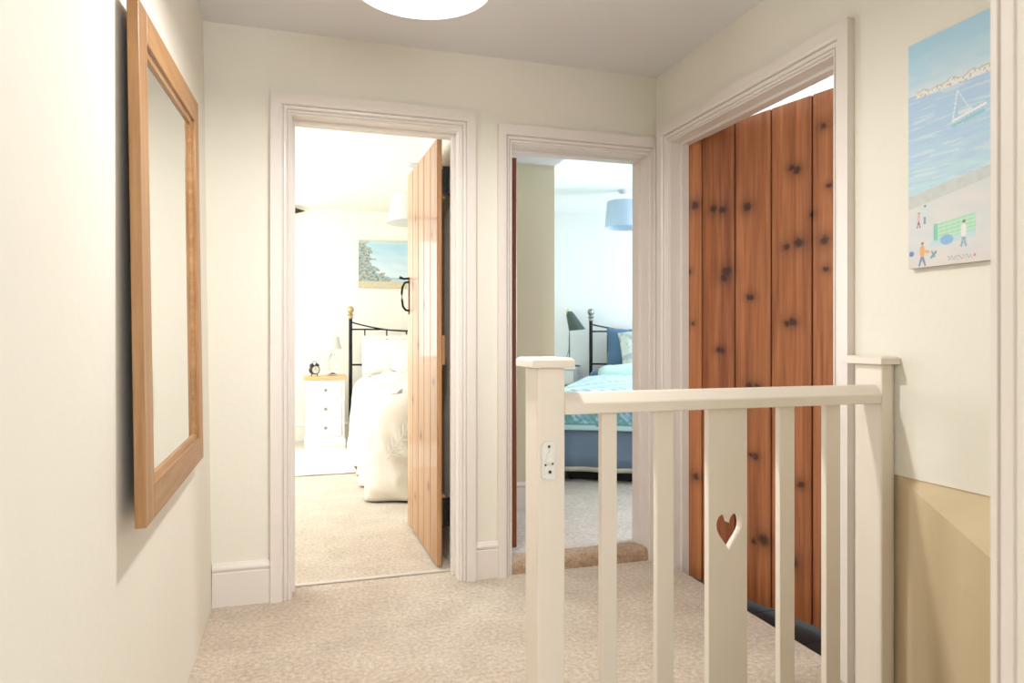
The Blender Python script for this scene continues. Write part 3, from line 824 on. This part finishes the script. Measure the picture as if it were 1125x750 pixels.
# ------------------------------------------------------------------ landing pendant
def drum(root, r0, r1, z0, z1, mat, name='lamp_shade', t=.002):
    bm = bmesh.new()
    lathe_open = [(r0, z0), (r1, z1), (r1 - t, z1), (r0 - t, z0)]
    n = 48; rings = []
    for r, z in lathe_open:
        rings.append([bm.verts.new((r * math.cos(2 * PI * i / n), r * math.sin(2 * PI * i / n), z)) for i in range(n)])
    for k in range(4):
        for i in range(n):
            bm.faces.new((rings[k][i], rings[k][(i + 1) % n], rings[(k + 1) % 4][(i + 1) % n], rings[(k + 1) % 4][i]))
    return finish(name, bm, mat, parent=root, smooth=50)
def pendant(loc, zc, r0, r1, zb, zt, mat, label, rim=None, bulb=True):
    root = empty('pendant_light', (loc[0], loc[1], zc), label=label, cat='pendant light')
    bm = bmesh.new(); lathe(bm, [(.0, 0), (.05, 0), (.05, -.012), (.035, -.024), (.012, -.03), (0, -.03)][::-1], n=24)
    finish('ceiling_rose', bm, M['rose'], parent=root, smooth=50)
    bm = bmesh.new(); tube(bm, [(0, 0, -.028), (0, 0, zt - zc - .02)], .004, 8)
    finish('cord', bm, M['white'], parent=root)
    drum(root, r0, r1, zb - zc, zt - zc, mat)
    bm = bmesh.new()
    for z, r in ((zb - zc + .002, r0 - .001), (zt - zc - .002, r1 - .001)):
        tube(bm, [(r * math.cos(2 * PI * i / 40), r * math.sin(2 * PI * i / 40), z) for i in range(41)], .0022, 6)
        if z < zt - zc - .05:
            finish('rim_wire', bm, rim or M['rose'], parent=root); bm = bmesh.new()
    for i in range(3):
        a = 2 * PI * i / 3; z = zt - zc - .004
        tube(bm, [(.018 * math.cos(a), .018 * math.sin(a), z - .02), (r1 * math.cos(a), r1 * math.sin(a), z)], .0018, 6)
    finish('shade_carrier', bm, rim or M['rose'], parent=root)
    bm = bmesh.new(); z = zt - zc
    lathe(bm, [(0, z - .02), (.018, z - .022), (.018, z - .07), (.014, z - .075), (0, z - .075)][::-1], n=16)
    hold = finish('bulb_holder', bm, M['white'], parent=root, smooth=40)
    bm = bmesh.new()
    lathe(bm, [(0, -.135), (.018, -.13), (.028, -.115), (.029, -.10), (.02, -.085), (.013, -.073), (0, -.073)], c=(0, 0, z), n=20)
    finish('bulb', bm, M['bulb'] if bulb else M['white'], parent=root, smooth=180)
    return root
pendant((.323, 1.896), HC, .20, .185, 2.05, 2.25, M['shade'], 'cream drum pendant shade on the landing ceiling, cut off by the top of the photo', bulb=False)
pendant((.83, 5.3), R1C, .20, .15, 1.96, 2.17, M['shadew'], 'white pendant lampshade in the cream bedroom, partly behind the open door', bulb=False)

# ------------------------------------------------------------------ draped covers, pillows, beds
def drape(name, x0, x1, y0, y1, ztop, zhem, mat, parent=None, r=.09, amp=.03, seedv=0., flare=.03, puff=.03, lam=.22, loc=None, wav=.012, nu=220, colfn=None, foot_only=False, corner=.12, wrk=0.):
    """cloth over a box: rounded top edge, hanging sides with folds that deepen to the hem"""
    # perimeter of rounded rectangle
    per = []
    rc = corner
    def arc(cx_, cy_, a0, a1, k=8):
        return [(cx_ + rc * math.cos(a0 + (a1 - a0) * i / k), cy_ + rc * math.sin(a0 + (a1 - a0) * i / k)) for i in range(k + 1)]
    base = arc(x0 + rc, y0 + rc, PI, 1.5 * PI) + arc(x1 - rc, y0 + rc, 1.5 * PI, 2 * PI) + arc(x1 - rc, y1 - rc, 0, .5 * PI) + arc(x0 + rc, y1 - rc, .5 * PI, PI)
    base.append(base[0])
    Ls = [0]
    for i in range(1, len(base)): Ls.append(Ls[-1] + math.hypot(base[i][0] - base[i - 1][0], base[i][1] - base[i - 1][1]))
    tot = Ls[-1]
    def at(s):
        s %= tot
        for i in range(1, len(base)):
            if s <= Ls[i]:
                t = (s - Ls[i - 1]) / max(1e-9, Ls[i] - Ls[i - 1]); p, q = base[i - 1], base[i]
                x, y = p[0] + (q[0] - p[0]) * t, p[1] + (q[1] - p[1]) * t
                tx, ty = q[0] - p[0], q[1] - p[1]; l = math.hypot(tx, ty) or 1
                return x, y, ty / l, -tx / l
        return base[0][0], base[0][1], -1, 0
    levels = []
    nh = 22
    for k in range(nh + 1):       # hem up to the start of the rounding
        levels.append(('side', k / nh))
    for k in range(1, 9): levels.append(('round', k / 8))
    cxm, cym = (x0 + x1) / 2, (y0 + y1) / 2
    for k in range(1, 26): levels.append(('top', k / 26))
    bm = bmesh.new(); rows = []
    cl = bm.verts.layers.float_color.new('Col') if colfn else None
    for kind, t in levels:
        row = []
        for i in range(nu):
            s = tot * i / nu
            x, y, nx_, ny_ = at(s)
            ph = s / lam * 2 * PI + 2.2 * mnoise.noise(Vector((s * 1.3, seedv, 0)))
            fold = math.sin(ph) * .6 + .7 * mnoise.noise(Vector((s * 5, seedv + 3, t)))
            if kind == 'side':
                drop = 1 - t
                off = flare * drop + amp * drop ** .8 * fold
                z = zhem + (ztop - r - zhem) * t + (.012 * mnoise.noise(Vector((s * 3, seedv, 7))) * drop)
                off += wrk * drop ** .5 * (1 - abs(mnoise.noise(Vector((s * 7 + z * 5, z * 3.5 - s * 2, seedv)))) * 3.2)
                p = (x + nx_ * off, y + ny_ * off, z)
            elif kind == 'round':
                a = t * PI / 2
                off = -r * (1 - math.cos(a))
                p = (x + nx_ * off, y + ny_ * off, ztop - r + r * math.sin(a))
            else:
                xe, ye = x - nx_ * r, y - ny_ * r
                # shrink towards the centre line
                k2 = t
                px = xe + (cxm - xe) * k2; py = ye + ((cym + (ye - cym) * .25) - ye) * k2
                z = ztop + puff * (1 - (1 - min(1, t * 1.4)) ** 2) + wav * mnoise.noise(Vector((px * 6, py * 4, seedv))) + wav * .6 * mnoise.noise(Vector((px * 14, py * 11, seedv + 5)))
                p = (px, py, z)
            v = bm.verts.new(p)
            if cl: v[cl] = (*s2l(colfn(p, kind, t, s)), 1)
            row.append(v)
        rows.append(row)
    for a in range(len(rows) - 1):
        for i in range(nu):
            j = (i + 1) % nu
            bm.faces.new((rows[a][i], rows[a][j], rows[a + 1][j], rows[a + 1][i]))
    bm.faces.new(rows[-1])
    me = D.meshes.new(name)
    bmesh.ops.recalc_face_normals(bm, faces=bm.faces[:])
    bm.to_mesh(me); bm.free()
    for p in me.polygons: p.use_smooth = True
    o = link(name, me, mat, parent)
    sd = o.modifiers.new('thick', 'SOLIDIFY'); sd.thickness = .008; sd.offset = -1
    return o
def pillow(name, W, H, T, mat, loc, rot, label, group=None, seedv=0, cat='pillow', frill=0., colfn=None):
    """W wide (x), H tall (z), T thick (y)"""
    me = D.meshes.new(name)
    bm = bmesh.new(); n = 26
    cl = bm.verts.layers.float_color.new('Col') if colfn else None
    def side(sg):
        g = []
        for j in range(n + 1):
            row = []
            for i in range(n + 1):
                a, b_ = 2 * i / n - 1, 2 * j / n - 1
                prof = max(0, (1 - abs(a) ** 2.6)) ** .55 * max(0, (1 - abs(b_) ** 2.6)) ** .55
                pin = 1 - .05 * (1 - abs(a) ** 2) * abs(b_) ** 6
                x = a * W / 2 * (1 - .05 * (1 - b_ * b_)); z = b_ * H / 2 * (1 - .07 * (1 - a * a))
                y = sg * (T / 2 * prof + .006 * mnoise.noise(Vector((a * 3, b_ * 3, seedv + sg)))) 
                v = bm.verts.new((x, y, z + H / 2))
                if cl: v[cl] = (*s2l(colfn(a, b_)), 1)
                row.append(v)
            g.append(row)
        for j in range(n):
            for i in range(n):
                bm.faces.new((g[j][i], g[j][i + 1], g[j + 1][i + 1], g[j + 1][i]))
        return g
    side(1); side(-1)
    if frill:
        k = 80
        pr_ = []
        for i in range(k):
            t = i / k * 4; e = int(t); f_ = t - e
            q = [(-1 + 2 * f_, -1), (1, -1 + 2 * f_), (1 - 2 * f_, 1), (-1, 1 - 2 * f_)][e]
            pr_.append(q)
        I = [bm.verts.new((a * W / 2 * .97, 0, b_ * H / 2 * .97 + H / 2)) for a, b_ in pr_]
        O = [bm.verts.new((a * (W / 2 + frill), .012 * math.sin(i * 1.9), b_ * (H / 2 + frill) + H / 2)) for i, (a, b_) in enumerate(pr_)]
        for i in range(k): bm.faces.new((I[i], I[(i + 1) % k], O[(i + 1) % k], O[i]))
    bmesh.ops.remove_doubles(bm, verts=bm.verts[:], dist=.0008)
    bmesh.ops.recalc_face_normals(bm, faces=bm.faces[:])
    bm.to_mesh(me); bm.free()
    for p in me.polygons: p.use_smooth = True
    o = link(name, me, mat, None, None, loc, rot)
    return tag(o, label, cat, group)
def bedstead(loc, rotz, W, L, label, fin, mat, matt_z=(.30, .60), post_h=1.26, rail_sag=.09, z_low=.80, finmat='brass'):
    """metal bedstead; local origin at the head left corner on the floor, +x across the bed, -y towards the foot"""
    root = empty('metal_bed', (loc[0], loc[1], loc[2]), rotz, label, 'bed')
    for x in (0, W):
        bm = bmesh.new(); lathe(bm, [(0, 0), (.022, 0), (.022, .02), (.018, .03), (.018, post_h), (0, post_h)], c=(x, 0, 0), n=18)
        po = finish('bed_post', bm, mat, parent=root, smooth=40)
        bm = bmesh.new()
        lathe(bm, [(0, post_h - .005), (.02, post_h), (.026, post_h + .008), (.02, post_h + .018), (.022, post_h + .028), (.034, post_h + .04), (.022, post_h + .05), (.014, post_h + .056),
                   (.024, post_h + .064), (.033, post_h + .08), (.035, post_h + .095), (.03, post_h + .112), (.018, post_h + .124), (0, post_h + .128)], c=(x, 0, 0), n=20)
        finish('finial', bm, M[finmat], parent=po, smooth=60)
    bm = bmesh.new()
    zt = post_h - .03
    tube(bm, [(W * t, 0, zt - rail_sag * math.sin(PI * t) ** .9) for t in [i / 24 for i in range(25)]], .0075, 8)
    finish('top_rail', bm, mat, parent=root, smooth=60)
    bm = bmesh.new(); tube(bm, [(0, 0, zt - .075), (W * .25, 0, zt - .075)], .008, 8); tube(bm, [(W * .75, 0, zt - .075), (W, 0, zt - .075)], .008, 8); tube(bm, [(W * .25, 0, zt - .075), (W * .75, 0, zt - .1)], .006, 8)
    finish('head_rail', bm, mat, parent=root, smooth=60)
    bm = bmesh.new(); tube(bm, [(0, 0, z_low), (W, 0, z_low)], .009, 8)
    finish('lower_rail', bm, mat, parent=root, smooth=60)
    for t in (.125, .32, .5, .68, .875):
        bm = bmesh.new(); zz = zt - .075 if t in (.125, .875) else zt - rail_sag * math.sin(PI * t)
        tube(bm, [(W * t, 0, z_low), (W * t, 0, zz)], .007, 8)
        finish('spindle', bm, mat, parent=root, smooth=60)
    bm = bmesh.new(); box(bm, (.0, -L, .24), (.03, -.02, .30)); box(bm, (W - .03, -L, .24), (W, -.02, .30)); box(bm, (0, -L, .24), (W, -L + .03, .30))
    for x in (.015, W - .015): lathe(bm, [(.02, 0), (.02, .24)], c=(x, -L + .03, 0), n=12)
    finish('bed_frame', bm, mat, parent=root)
    bm = bmesh.new(); box(bm, (.02, -L + .01, matt_z[0]), (W - .02, -.03, matt_z[1]))
    mt = finish('mattress', bm, M['pillow'], parent=root, bevel=.05, segs=4)
    return root
# bed in the cream bedroom
bed1 = bedstead((.475, 7.0, 0), 0, 1.12, 2.42, 'black metal bed with ball finials in the cream bedroom', 0, M['black'], (.30, .58))
dv = drape('duvet', .47, 1.52, 4.44, 6.88, .70, .012, M['duvet'], r=.15, amp=.045, seedv=2.3, flare=.02, puff=.05, lam=.36, wav=.05, nu=360, corner=.2, wrk=.03)
tag(dv, 'cream embroidered duvet draped over the black metal bed down to the carpet', 'duvet')
# embroidered sprigs on the duvet foot and side
def sprig(pts_fn, name='embroidered_sprig'):
    bm = bmesh.new()
    tube(bm, [pts_fn(t, 0) for t in [i / 16 for i in range(17)]], .004, 6)
    for i in range(1, 12):
        t = i / 12
        for sg in (-1, 1):
            tube(bm, [pts_fn(t, 0), pts_fn(t + .05, sg * .03 * (1.2 - t)), pts_fn(t + .09, sg * .055 * (1.2 - t))], [.003, .006, .002], 6)
    return finish(name, bm, M['pillow'], parent=dv, smooth=60)
def dfoot(t, w, x0=.52, x1=.78, z0=.30, z1=.66):
    x = x0 + (x1 - x0) * t + w * .6; z = z0 + (z1 - z0) * t - w * .8
    return (x, 4.385 - .0 + .0 * t + max(0, (z - .6)) * .35, z)
sprig(dfoot)
sprig(lambda t, w: dfoot(t, w, .80, 1.10, .22, .62))
# pillows
pillow('pillow', .52, .38, .15, M['pillow'], (.86, 6.82, .70), (math.radians(-16), 0, math.radians(-4)), 'white frilled pillow leaning on the left of the black bedhead', group='pillows on the cream duvet', seedv=1, frill=.025)
pillow('pillow', .50, .34, .14, M['pillow'], (1.08, 6.66, .70), (math.radians(-24), 0, math.radians(4)), 'smaller white pillow in front of the frilled one, cream bedroom', group='pillows on the cream duvet', seedv=4)
pillow('pillow', .60, .42, .15, M['sheet'], (1.28, 6.87, .70), (math.radians(-14), 0, 0), 'cream pillow behind the white pillows, next to the open pine door', group='pillows on the cream duvet', seedv=8)

# nightstand
ns = empty('bedside_cabinet', (.225, 6.93, 0), label='white three-drawer bedside cabinet with an oak top in the cream bedroom', cat='bedside cabinet')
w_, d_, h_ = .36, .33, .70
bm = bmesh.new()
box(bm, (-w_ / 2, -d_ / 2 + .02, .06), (w_ / 2, d_ / 2, h_ - .03)); 
finish('body', bm, M['white'], parent=ns, bevel=.003)
bm = bmesh.new(); box(bm, (-w_ / 2 - .012, -d_ / 2 + .005, 0), (w_ / 2 + .012, d_ / 2, .10)); finish('plinth', bm, M['white'], parent=ns, bevel=.006)
bm = bmesh.new(); box(bm, (-w_ / 2 - .02, -d_ / 2 - .01, h_ - .03), (w_ / 2 + .02, d_ / 2, h_)); finish('top', bm, M['oaktop'], parent=ns, bevel=.005)
for k in range(3):
    z0 = .125 + k * .18
    bm = bmesh.new(); box(bm, (-w_ / 2 + .03, -d_ / 2 + .006, z0), (w_ / 2 - .03, -d_ / 2 + .03, z0 + .165))
    dr = finish('drawer', bm, M['white'], parent=ns, bevel=.004)
    bm = bmesh.new(); lathe(bm, [(0, -.024), (.012, -.022), (.016, -.016), (.012, -.010), (.006, -.006), (.006, 0)], c=(0, -d_ / 2 + .006, z0 + .085), n=14, axis='Y')
    finish('knob', bm, M['knob'], parent=dr, smooth=60)
# alarm clock
ck = empty('alarm_clock', (.125, 6.86, h_), math.radians(28), 'small black twin-bell alarm clock on the bedside cabinet', 'alarm clock')
bm = bmesh.new(); lathe(bm, [(0, .03), (.04, .03), (.046, .024), (.046, -.024), (.042, -.03), (.038, -.026), (.036, -.024)], c=(0, 0, .062), n=28, axis='Y'); finish('case', bm, M['iron'], parent=ck, smooth=50)
bm = bmesh.new(); lathe(bm, [(.037, -.024), (0, -.0241)], c=(0, 0, .062), n=28, axis='Y'); finish('dial', bm, M['clockface'], parent=ck)
bm = bmesh.new(); box(bm, (-.001, -.0262, .062), (.001, -.0246, .090)); box(bm, (-.001, -.0262, .061), (.020, -.0246, .063)); finish('hands', bm, M['black'], parent=ck)
for sx in (-1, 1):
    bm = bmesh.new(); lathe(bm, [(.022, 0), (.021, .009), (.012, .017), (0, .020)], n=18)
    bmesh.ops.rotate(bm, verts=bm.verts[:], cent=(0, 0, 0), matrix=Matrix.Rotation(sx * .5, 3, 'Y')); bmesh.ops.translate(bm, verts=bm.verts[:], vec=(sx * .028, 0, .104)); finish('bell', bm, M['iron'], parent=ck, smooth=60)
    bm = bmesh.new(); tube(bm, [(sx * .026, 0, .026), (sx * .034, 0, 0.002)], .005, 8); finish('foot', bm, M['iron'], parent=ck)
bm = bmesh.new(); tube(bm, [(-.026, 0, .122), (-.016, 0, .142), (.016, 0, .142), (.026, 0, .122)], .003, 8); finish('handle', bm, M['iron'], parent=ck, smooth=60)
# glass table lamp
tl = empty('table_lamp', (.30, 6.94, h_), label='glass table lamp with a white shade on the bedside cabinet', cat='table lamp')
bm = bmesh.new(); lathe(bm, [(0, 0), (.05, 0), (.05, .012), (.02, .022), (.016, .03), (.034, .06), (.045, .10), (.042, .15), (.022, .20), (.012, .225), (.010, .25), (0, .25)], n=28); finish('glass_base', bm, M['glass'], parent=tl, smooth=60)
bm = bmesh.new(); lathe(bm, [(0, .25), (.012, .25), (.012, .31), (0, .31)][::-1], n=12); finish('lamp_holder', bm, M['white'], parent=tl)
o = drum(tl, .085, .06, .26, .38, M['shadew'])
# rug
bm = bmesh.new(); nxr, nyr = 60, 70
rx0, rx1, ry0, ry1 = -.75, .425, 5.52, 6.72
g = []
for j in range(nyr + 1):
    row = []
    for i in range(nxr + 1):
        a, b_ = i / nxr, j / nyr
        x = rx0 + (rx1 - rx0) * a; y = ry0 + (ry1 - ry0) * b_
        if i == nxr: x += .02 * abs(math.sin(j * .55)) - .01
        e = min(a, 1 - a, b_, 1 - b_)
        z = .004 + .020 * min(1, e * 30) ** .5 + .004 * mnoise.noise(Vector((x * 30, y * 30, 0)))
        row.append(bm.verts.new((x, y, z)))
    g.append(row)
for j in range(nyr):
    for i in range(nxr):
        bm.faces.new((g[j][i], g[j][i + 1], g[j + 1][i + 1], g[j + 1][i]))
rg = finish('rug', bm, M['rug'], smooth=180); tag(rg, 'white rug on the carpet beside the bed in the cream bedroom', 'rug')
rg.modifiers.new('thick', 'SOLIDIFY').thickness = .004
# curtain pole over the far window, only its finial shows
cp = empty('curtain_pole', (-.6, R1F - .10, 2.37), label='dark curtain pole with a pointed finial on the far wall of the cream bedroom', cat='curtain pole')
bm = bmesh.new(); tube(bm, [(-.72, 0, 0), (.50, 0, 0)], .014, 12); finish('pole', bm, M['iron'], parent=cp)
for sx, x in ((1, .50), (-1, -.72)):
    bm = bmesh.new(); lathe(bm, [(0, 0), (.020, 0), (.036, .012 * sx), (.038, .02 * sx), (.002, .14 * sx), (0, .14 * sx)], c=(x, 0, 0), n=20, axis='X'); finish('finial', bm, M['iron'], parent=cp, smooth=30)
for x in (-.6, .44):
    bm = bmesh.new(); tube(bm, [(x, .0, 0), (x, .098, 0)], .008, 8); lathe(bm, [(.03, .09), (.03, .10)], c=(x, 0, 0), n=16, axis='Y'); finish('bracket', bm, M['iron'], parent=cp)

# ------------------------------------------------------------------ blue bedroom furniture, turned 30 degrees
A30 = math.radians(-30)
BH = Vector((2.82, 6.40, F2))
def b2w(x, y, z=0):
    c_, s_ = math.cos(A30), math.sin(A30)
    return (BH.x + x * c_ - y * s_, BH.y + x * s_ + y * c_, BH.z + z)
bed2 = bedstead(tuple(BH), A30, 1.35, 2.16, 'black metal bed with silver ball finials in the blue bedroom', 0, M['black'], (.33, .60), post_h=1.185, z_low=.75, finmat='silver')
# blue valance
bm = bmesh.new()
pth = []
for i in range(200):
    t = i / 199
    seglen = [2.10, 1.35, 2.10]; s = t * sum(seglen)
    if s < 2.10: x, y, nx_, ny_ = -.012, -.06 - s, -1, 0
    elif s < 3.45: x, y, nx_, ny_ = -.012 + (s - 2.10) * 1.374 / 1.35, -2.175, 0, -1
    else: x, y, nx_, ny_ = 1.362, -2.175 + (s - 3.45), 1, 0
    pth.append((x, y, nx_, ny_, s))
rows = []
for zz, dr in ((.50, 0), (.42, .1), (.32, .4), (.20, .8), (.085, 1)):
    row = []
    for x, y, nx_, ny_, s in pth:
        o_ = dr * (.010 + .014 * math.sin(s * 21 + 2 * mnoise.noise(Vector((s, 0, 0)))) + .01 * mnoise.noise(Vector((s * 6, 1, 0))))
        row.append(bm.verts.new((x + nx_ * o_, y + ny_ * o_, zz)))
    rows.append(row)
for a in range(len(rows) - 1):
    for i in range(199): bm.faces.new((rows[a][i], rows[a][i + 1], rows[a + 1][i + 1], rows[a + 1][i]))
vl = finish('valance', bm, M['blue'], parent=bed2, smooth=180); vl['label'] = 'blue gathered valance'
bm = bmesh.new()
rr = []
for zz, k2 in ((.112, .92), (.080, 1.04)):
    rr.append([bm.verts.new((x + nx_ * (.004 + .5 * (.010 + .014 * math.sin(s * 21 + 2 * mnoise.noise(Vector((s, 0, 0)))) + .01 * mnoise.noise(Vector((s * 6, 1, 0))))) * 2 * k2, y + ny_ * (.004 + (.010 + .014 * math.sin(s * 21 + 2 * mnoise.noise(Vector((s, 0, 0)))) + .01 * mnoise.noise(Vector((s * 6, 1, 0)))) * k2), zz)) for x, y, nx_, ny_, s in pth])
for i in range(199): bm.faces.new((rr[0][i], rr[0][i + 1], rr[1][i + 1], rr[1][i]))
hm = finish('valance_hem', bm, M['canvas'], parent=vl, smooth=180)
hm.modifiers.new('thick', 'SOLIDIFY').thickness = .003
bm = bmesh.new(); box(bm, (.06, -2.10, .012), (1.29, -.06, .235)); finish('under_bed_shade', bm, M['black'], parent=bed2)  # black box added as the dark shade in the gap below the valance
vl.modifiers.new('thick', 'SOLIDIFY').thickness = .004
# quilt
def quiltcol(p, kind, t, s):
    x, y, z = p
    if kind == 'side':
        h2 = z
        if h2 < .405: return (176, 208, 212)
        if abs(h2 - .412) < .010: return (96, 132, 146)
        k = (int(math.floor(s / .055)) + int(math.floor(h2 / .055))) % 3
        return [(128, 172, 184), (118, 160, 148), (160, 194, 212)][k] if math.sin((s + h2) * 2 * PI / .05) < .5 else (96, 140, 164)
    a = math.floor(x / .19); b_ = math.floor(y / .21)
    r = random.Random(int(a * 7 + b_ * 131)).random()
    base = [(208, 224, 234), (192, 214, 230), (208, 226, 226), (196, 218, 218)][int(r * 4)]
    st = math.sin((x * .75 + y * .9) * 2 * PI / .075); st2 = math.sin((x * .75 - y * .9) * 2 * PI / .15)
    if st > .35: base = mix(base, (134, 178, 214), .7)
    if st2 > .8: base = mix(base, (232, 240, 244), .7)
    return base
qt = drape('quilt', -.02, 1.375, -2.185, -.42, .655, .375, M['quilt'], r=.06, amp=.006, seedv=5.1, flare=.03, puff=.03, lam=.3, nu=520, colfn=quiltcol, wav=.01, corner=.06)
qt.location = BH; qt.rotation_euler = (0, 0, A30)
tag(qt, 'pale blue and aqua patterned quilt covering the bed in the blue bedroom', 'quilt')
# quilting ridges
tx = D.textures.new('quilt_ridges', 'WOOD'); tx.noise_scale = .05
# folded back duvet at the head
fd = drape('folded_duvet', .12, 1.37, -.56, -.10, .745, .62, M['greenp'], r=.06, amp=.004, seedv=1.1, flare=.005, puff=.02, lam=.3, nu=160, corner=.08)
fd.location = BH; fd.rotation_euler = (0, 0, A30)
tag(fd, 'pale aqua bedding folded at the head of the quilted bed', 'bedding')
sh = drape('fitted_sheet', .03, 1.32, -.44, -.03, .70, .56, M['bluep'], r=.05, amp=.003, seedv=1.7, flare=0, puff=.01, lam=.3, nu=120, corner=.06)
sh.location = BH; sh.rotation_euler = (0, 0, A30)
tag(sh, 'slate blue sheet at the head of the bed in the blue bedroom', 'sheet')
def patcol(a, b_):
    n = mnoise.noise(Vector((a * 3, b_ * 3, 2)))
    c = (206, 216, 212)
    if int(math.floor(a * 5)) % 2 and n > -.2: c = (222, 226, 222)
    if n > .18: c = (172, 190, 194)
    if a > .1: c = mix(c, (186, 214, 196), .6)
    return c
def bp(name, W, H, T, mat, x, y, z, tilt, label, sd_, colfn=None, yaw=0, roll=0):
    p = b2w(x, y, z)
    return pillow(name, W, H, T, mat, p, (math.radians(tilt), math.radians(roll), A30 + math.radians(yaw)), label, group='pillows at the head of the quilted bed', seedv=sd_, colfn=colfn)
bp('pillow', .60, .42, .16, M['bluep'], .46, -.10, .705, -12, 'slate blue pillow upright against the bedhead in the blue bedroom', 2)
bp('pillow', .44, .40, .15, M['quilt'], .55, -.27, .745, -22, 'patterned pale aqua cushion leaning on the slate blue pillow', 3, patcol, yaw=-6, roll=-12)
bp('pillow', .60, .42, .16, M['greenp'], .98, -.12, .705, -14, 'pale aqua pillow right of the slate blue one', 6)
# bedside table behind, reading lamp on it
bt = empty('bedside_table', b2w(-.32, -.06), A30, 'white bedside table behind the quilted bed, left of the bedhead', 'bedside table')
bm = bmesh.new(); box(bm, (-.19, -.17, .70), (.19, .16, .725)); finish('table_top', bm, M['white'], parent=bt, bevel=.004)
bm = bmesh.new(); box(bm, (-.17, -.15, .55), (.17, .15, .70)); finish('drawer', bm, M['white'], parent=bt, bevel=.003)
for sx in (-1, 1):
    for sy in (-1, 1):
        bm = bmesh.new(); box(bm, (sx * .155 - .015, sy * .135 - .015, 0), (sx * .155 + .015, sy * .135 + .015, .55)); finish('leg', bm, M['white'], parent=bt)
rl = empty('reading_lamp', b2w(-.20, -.06, .725), A30, 'black desk-style reading lamp with a dark conical shade, left of the bedhead', 'lamp')
bm = bmesh.new(); lathe(bm, [(0, 0), (.06, 0), (.06, .010), (.045, .016), (0, .018)], c=(.04, 0, 0), n=24); finish('base', bm, M['lampgreen'], parent=rl, smooth=50)
bm = bmesh.new(); tube(bm, [(-.01, 0, .012), (-.012, 0, .3), (-.010, 0, .54)], .006, 8); finish('stem', bm, M['lampgreen'], parent=rl)
bm = bmesh.new()
n = 28; rings = []
for r_, t_ in ((.012, 0), (.030, .06), (.045, .25), (.084, 1), (.082, 1), (.042, .26)):
    rings.append([bm.verts.new((-.02 + .088 * t_ + r_ * math.cos(2 * PI * i / n), r_ * math.sin(2 * PI * i / n), .57 - .20 * t_ + .10 * r_ * math.cos(2 * PI * i / n))) for i in range(n)])
for k in range(len(rings) - 1):
    for i in range(n): bm.faces.new((rings[k][i], rings[k][(i + 1) % n], rings[k + 1][(i + 1) % n], rings[k + 1][i]))
finish('lamp_shade', bm, M['lampgreen'], parent=rl, smooth=50)
bm = bmesh.new(); lathe(bm, [(0, .585), (.020, .58), (.030, .56), (.032, .53), (0, .52)][::-1], c=(-.016, 0, 0), n=18); finish('shade_cap', bm, M['limecap'], parent=rl, smooth=60)
bm = bmesh.new(); tube(bm, [(-.012, .01, .28), (-.02, .01, .16), (-.05, .02, .07), (-.08, .03, .012)], .003, 6); finish('cable', bm, M['black'], parent=rl, smooth=60)
# blue drum pendant
o = pendant((2.70, 5.42), R2C, .165, .145, 2.03, 2.26, M['shadeb'], 'pale blue drum pendant shade in the blue bedroom', bulb=False)

# ------------------------------------------------------------------ lights
def area(name, loc, rot, sx, sy, power, col):
    l = D.lights.new(name, 'AREA'); l.shape = 'RECTANGLE'; l.size = sx; l.size_y = sy; l.energy = power; l.color = col
    o = D.objects.new(name, l); COL.objects.link(o); o.location = loc; o.rotation_euler = rot
    return o
DAY = (.90, .95, 1.0)
area('daylight_bedroom_left', (-1.30, 5.3, 1.45), (0, math.radians(-90), 0), 1.45, 2.5, 66, (.97, .985, 1))
area('daylight_bedroom_far', (-.73, R1F - .01, 1.5), (math.radians(-90), 0, 0), 1.0, 1.25, 9, (.97, .985, 1))
area('daylight_blue_bedroom', (5.57, 4.25, 1.45), (0, math.radians(90), 0), 1.4, 1.85, 180, (.82, .92, 1.0))
area('daylight_bathroom', (3.47, 1.9, 1.55), (0, math.radians(90), 0), 1.05, 1.35, 40, DAY)
area('landing_side_fill', (1.63, -.65, 1.42), (0, math.radians(90), 0), 1.4, 1.45, 2, (1, .99, .98))  # added fill from the right, no such source known
area('landing_rear_fill', (.6, -1.66, 1.48), (math.radians(90), 0, 0), 1.35, 1.3, 27, (1, .99, .98))  # added fill from behind the camera to brighten the landing
l = D.lights.new('landing_down_fill', 'AREA'); l.shape = 'DISK'; l.size = .12; l.energy = 19; l.color = (1, .985, .97)  # added disc under the pendant, lights the landing but not the shade
o = D.objects.new('landing_down_fill', l); COL.objects.link(o); o.location = (.323, 1.896, 2.05)
l = D.lights.new('landing_bulb', 'POINT'); l.energy = 4.5; l.color = (1, .985, .97); l.shadow_soft_size = .03
o = D.objects.new('landing_bulb', l); COL.objects.link(o); o.location = (.323, 1.896, 2.10)
w = D.worlds.new('World'); SC.world = w; w.use_nodes = True
bg = w.node_tree.nodes['Background']; bg.inputs[0].default_value = (.86, .93, 1, 1); bg.inputs[1].default_value = 1.5

# ------------------------------------------------------------------ camera
cam = D.cameras.new('camera'); co = D.objects.new('camera', cam); COL.objects.link(co)
co.location = (0, 0, 1.07); co.rotation_euler = (math.radians(90), 0, -math.atan(232 / 750.))
cam.lens = 24; cam.sensor_width = 36; cam.shift_y = -4 / 1125.
cam.clip_start = .02
cam.dof.use_dof = True; cam.dof.focus_distance = 2.6; cam.dof.aperture_fstop = 6.3
SC.camera = co
vs_ = SC.view_settings
vs_.view_transform = 'Standard'; vs_.look = 'None'; vs_.gamma = 1; vs_.exposure = 0.0; vs_.use_curve_mapping = False
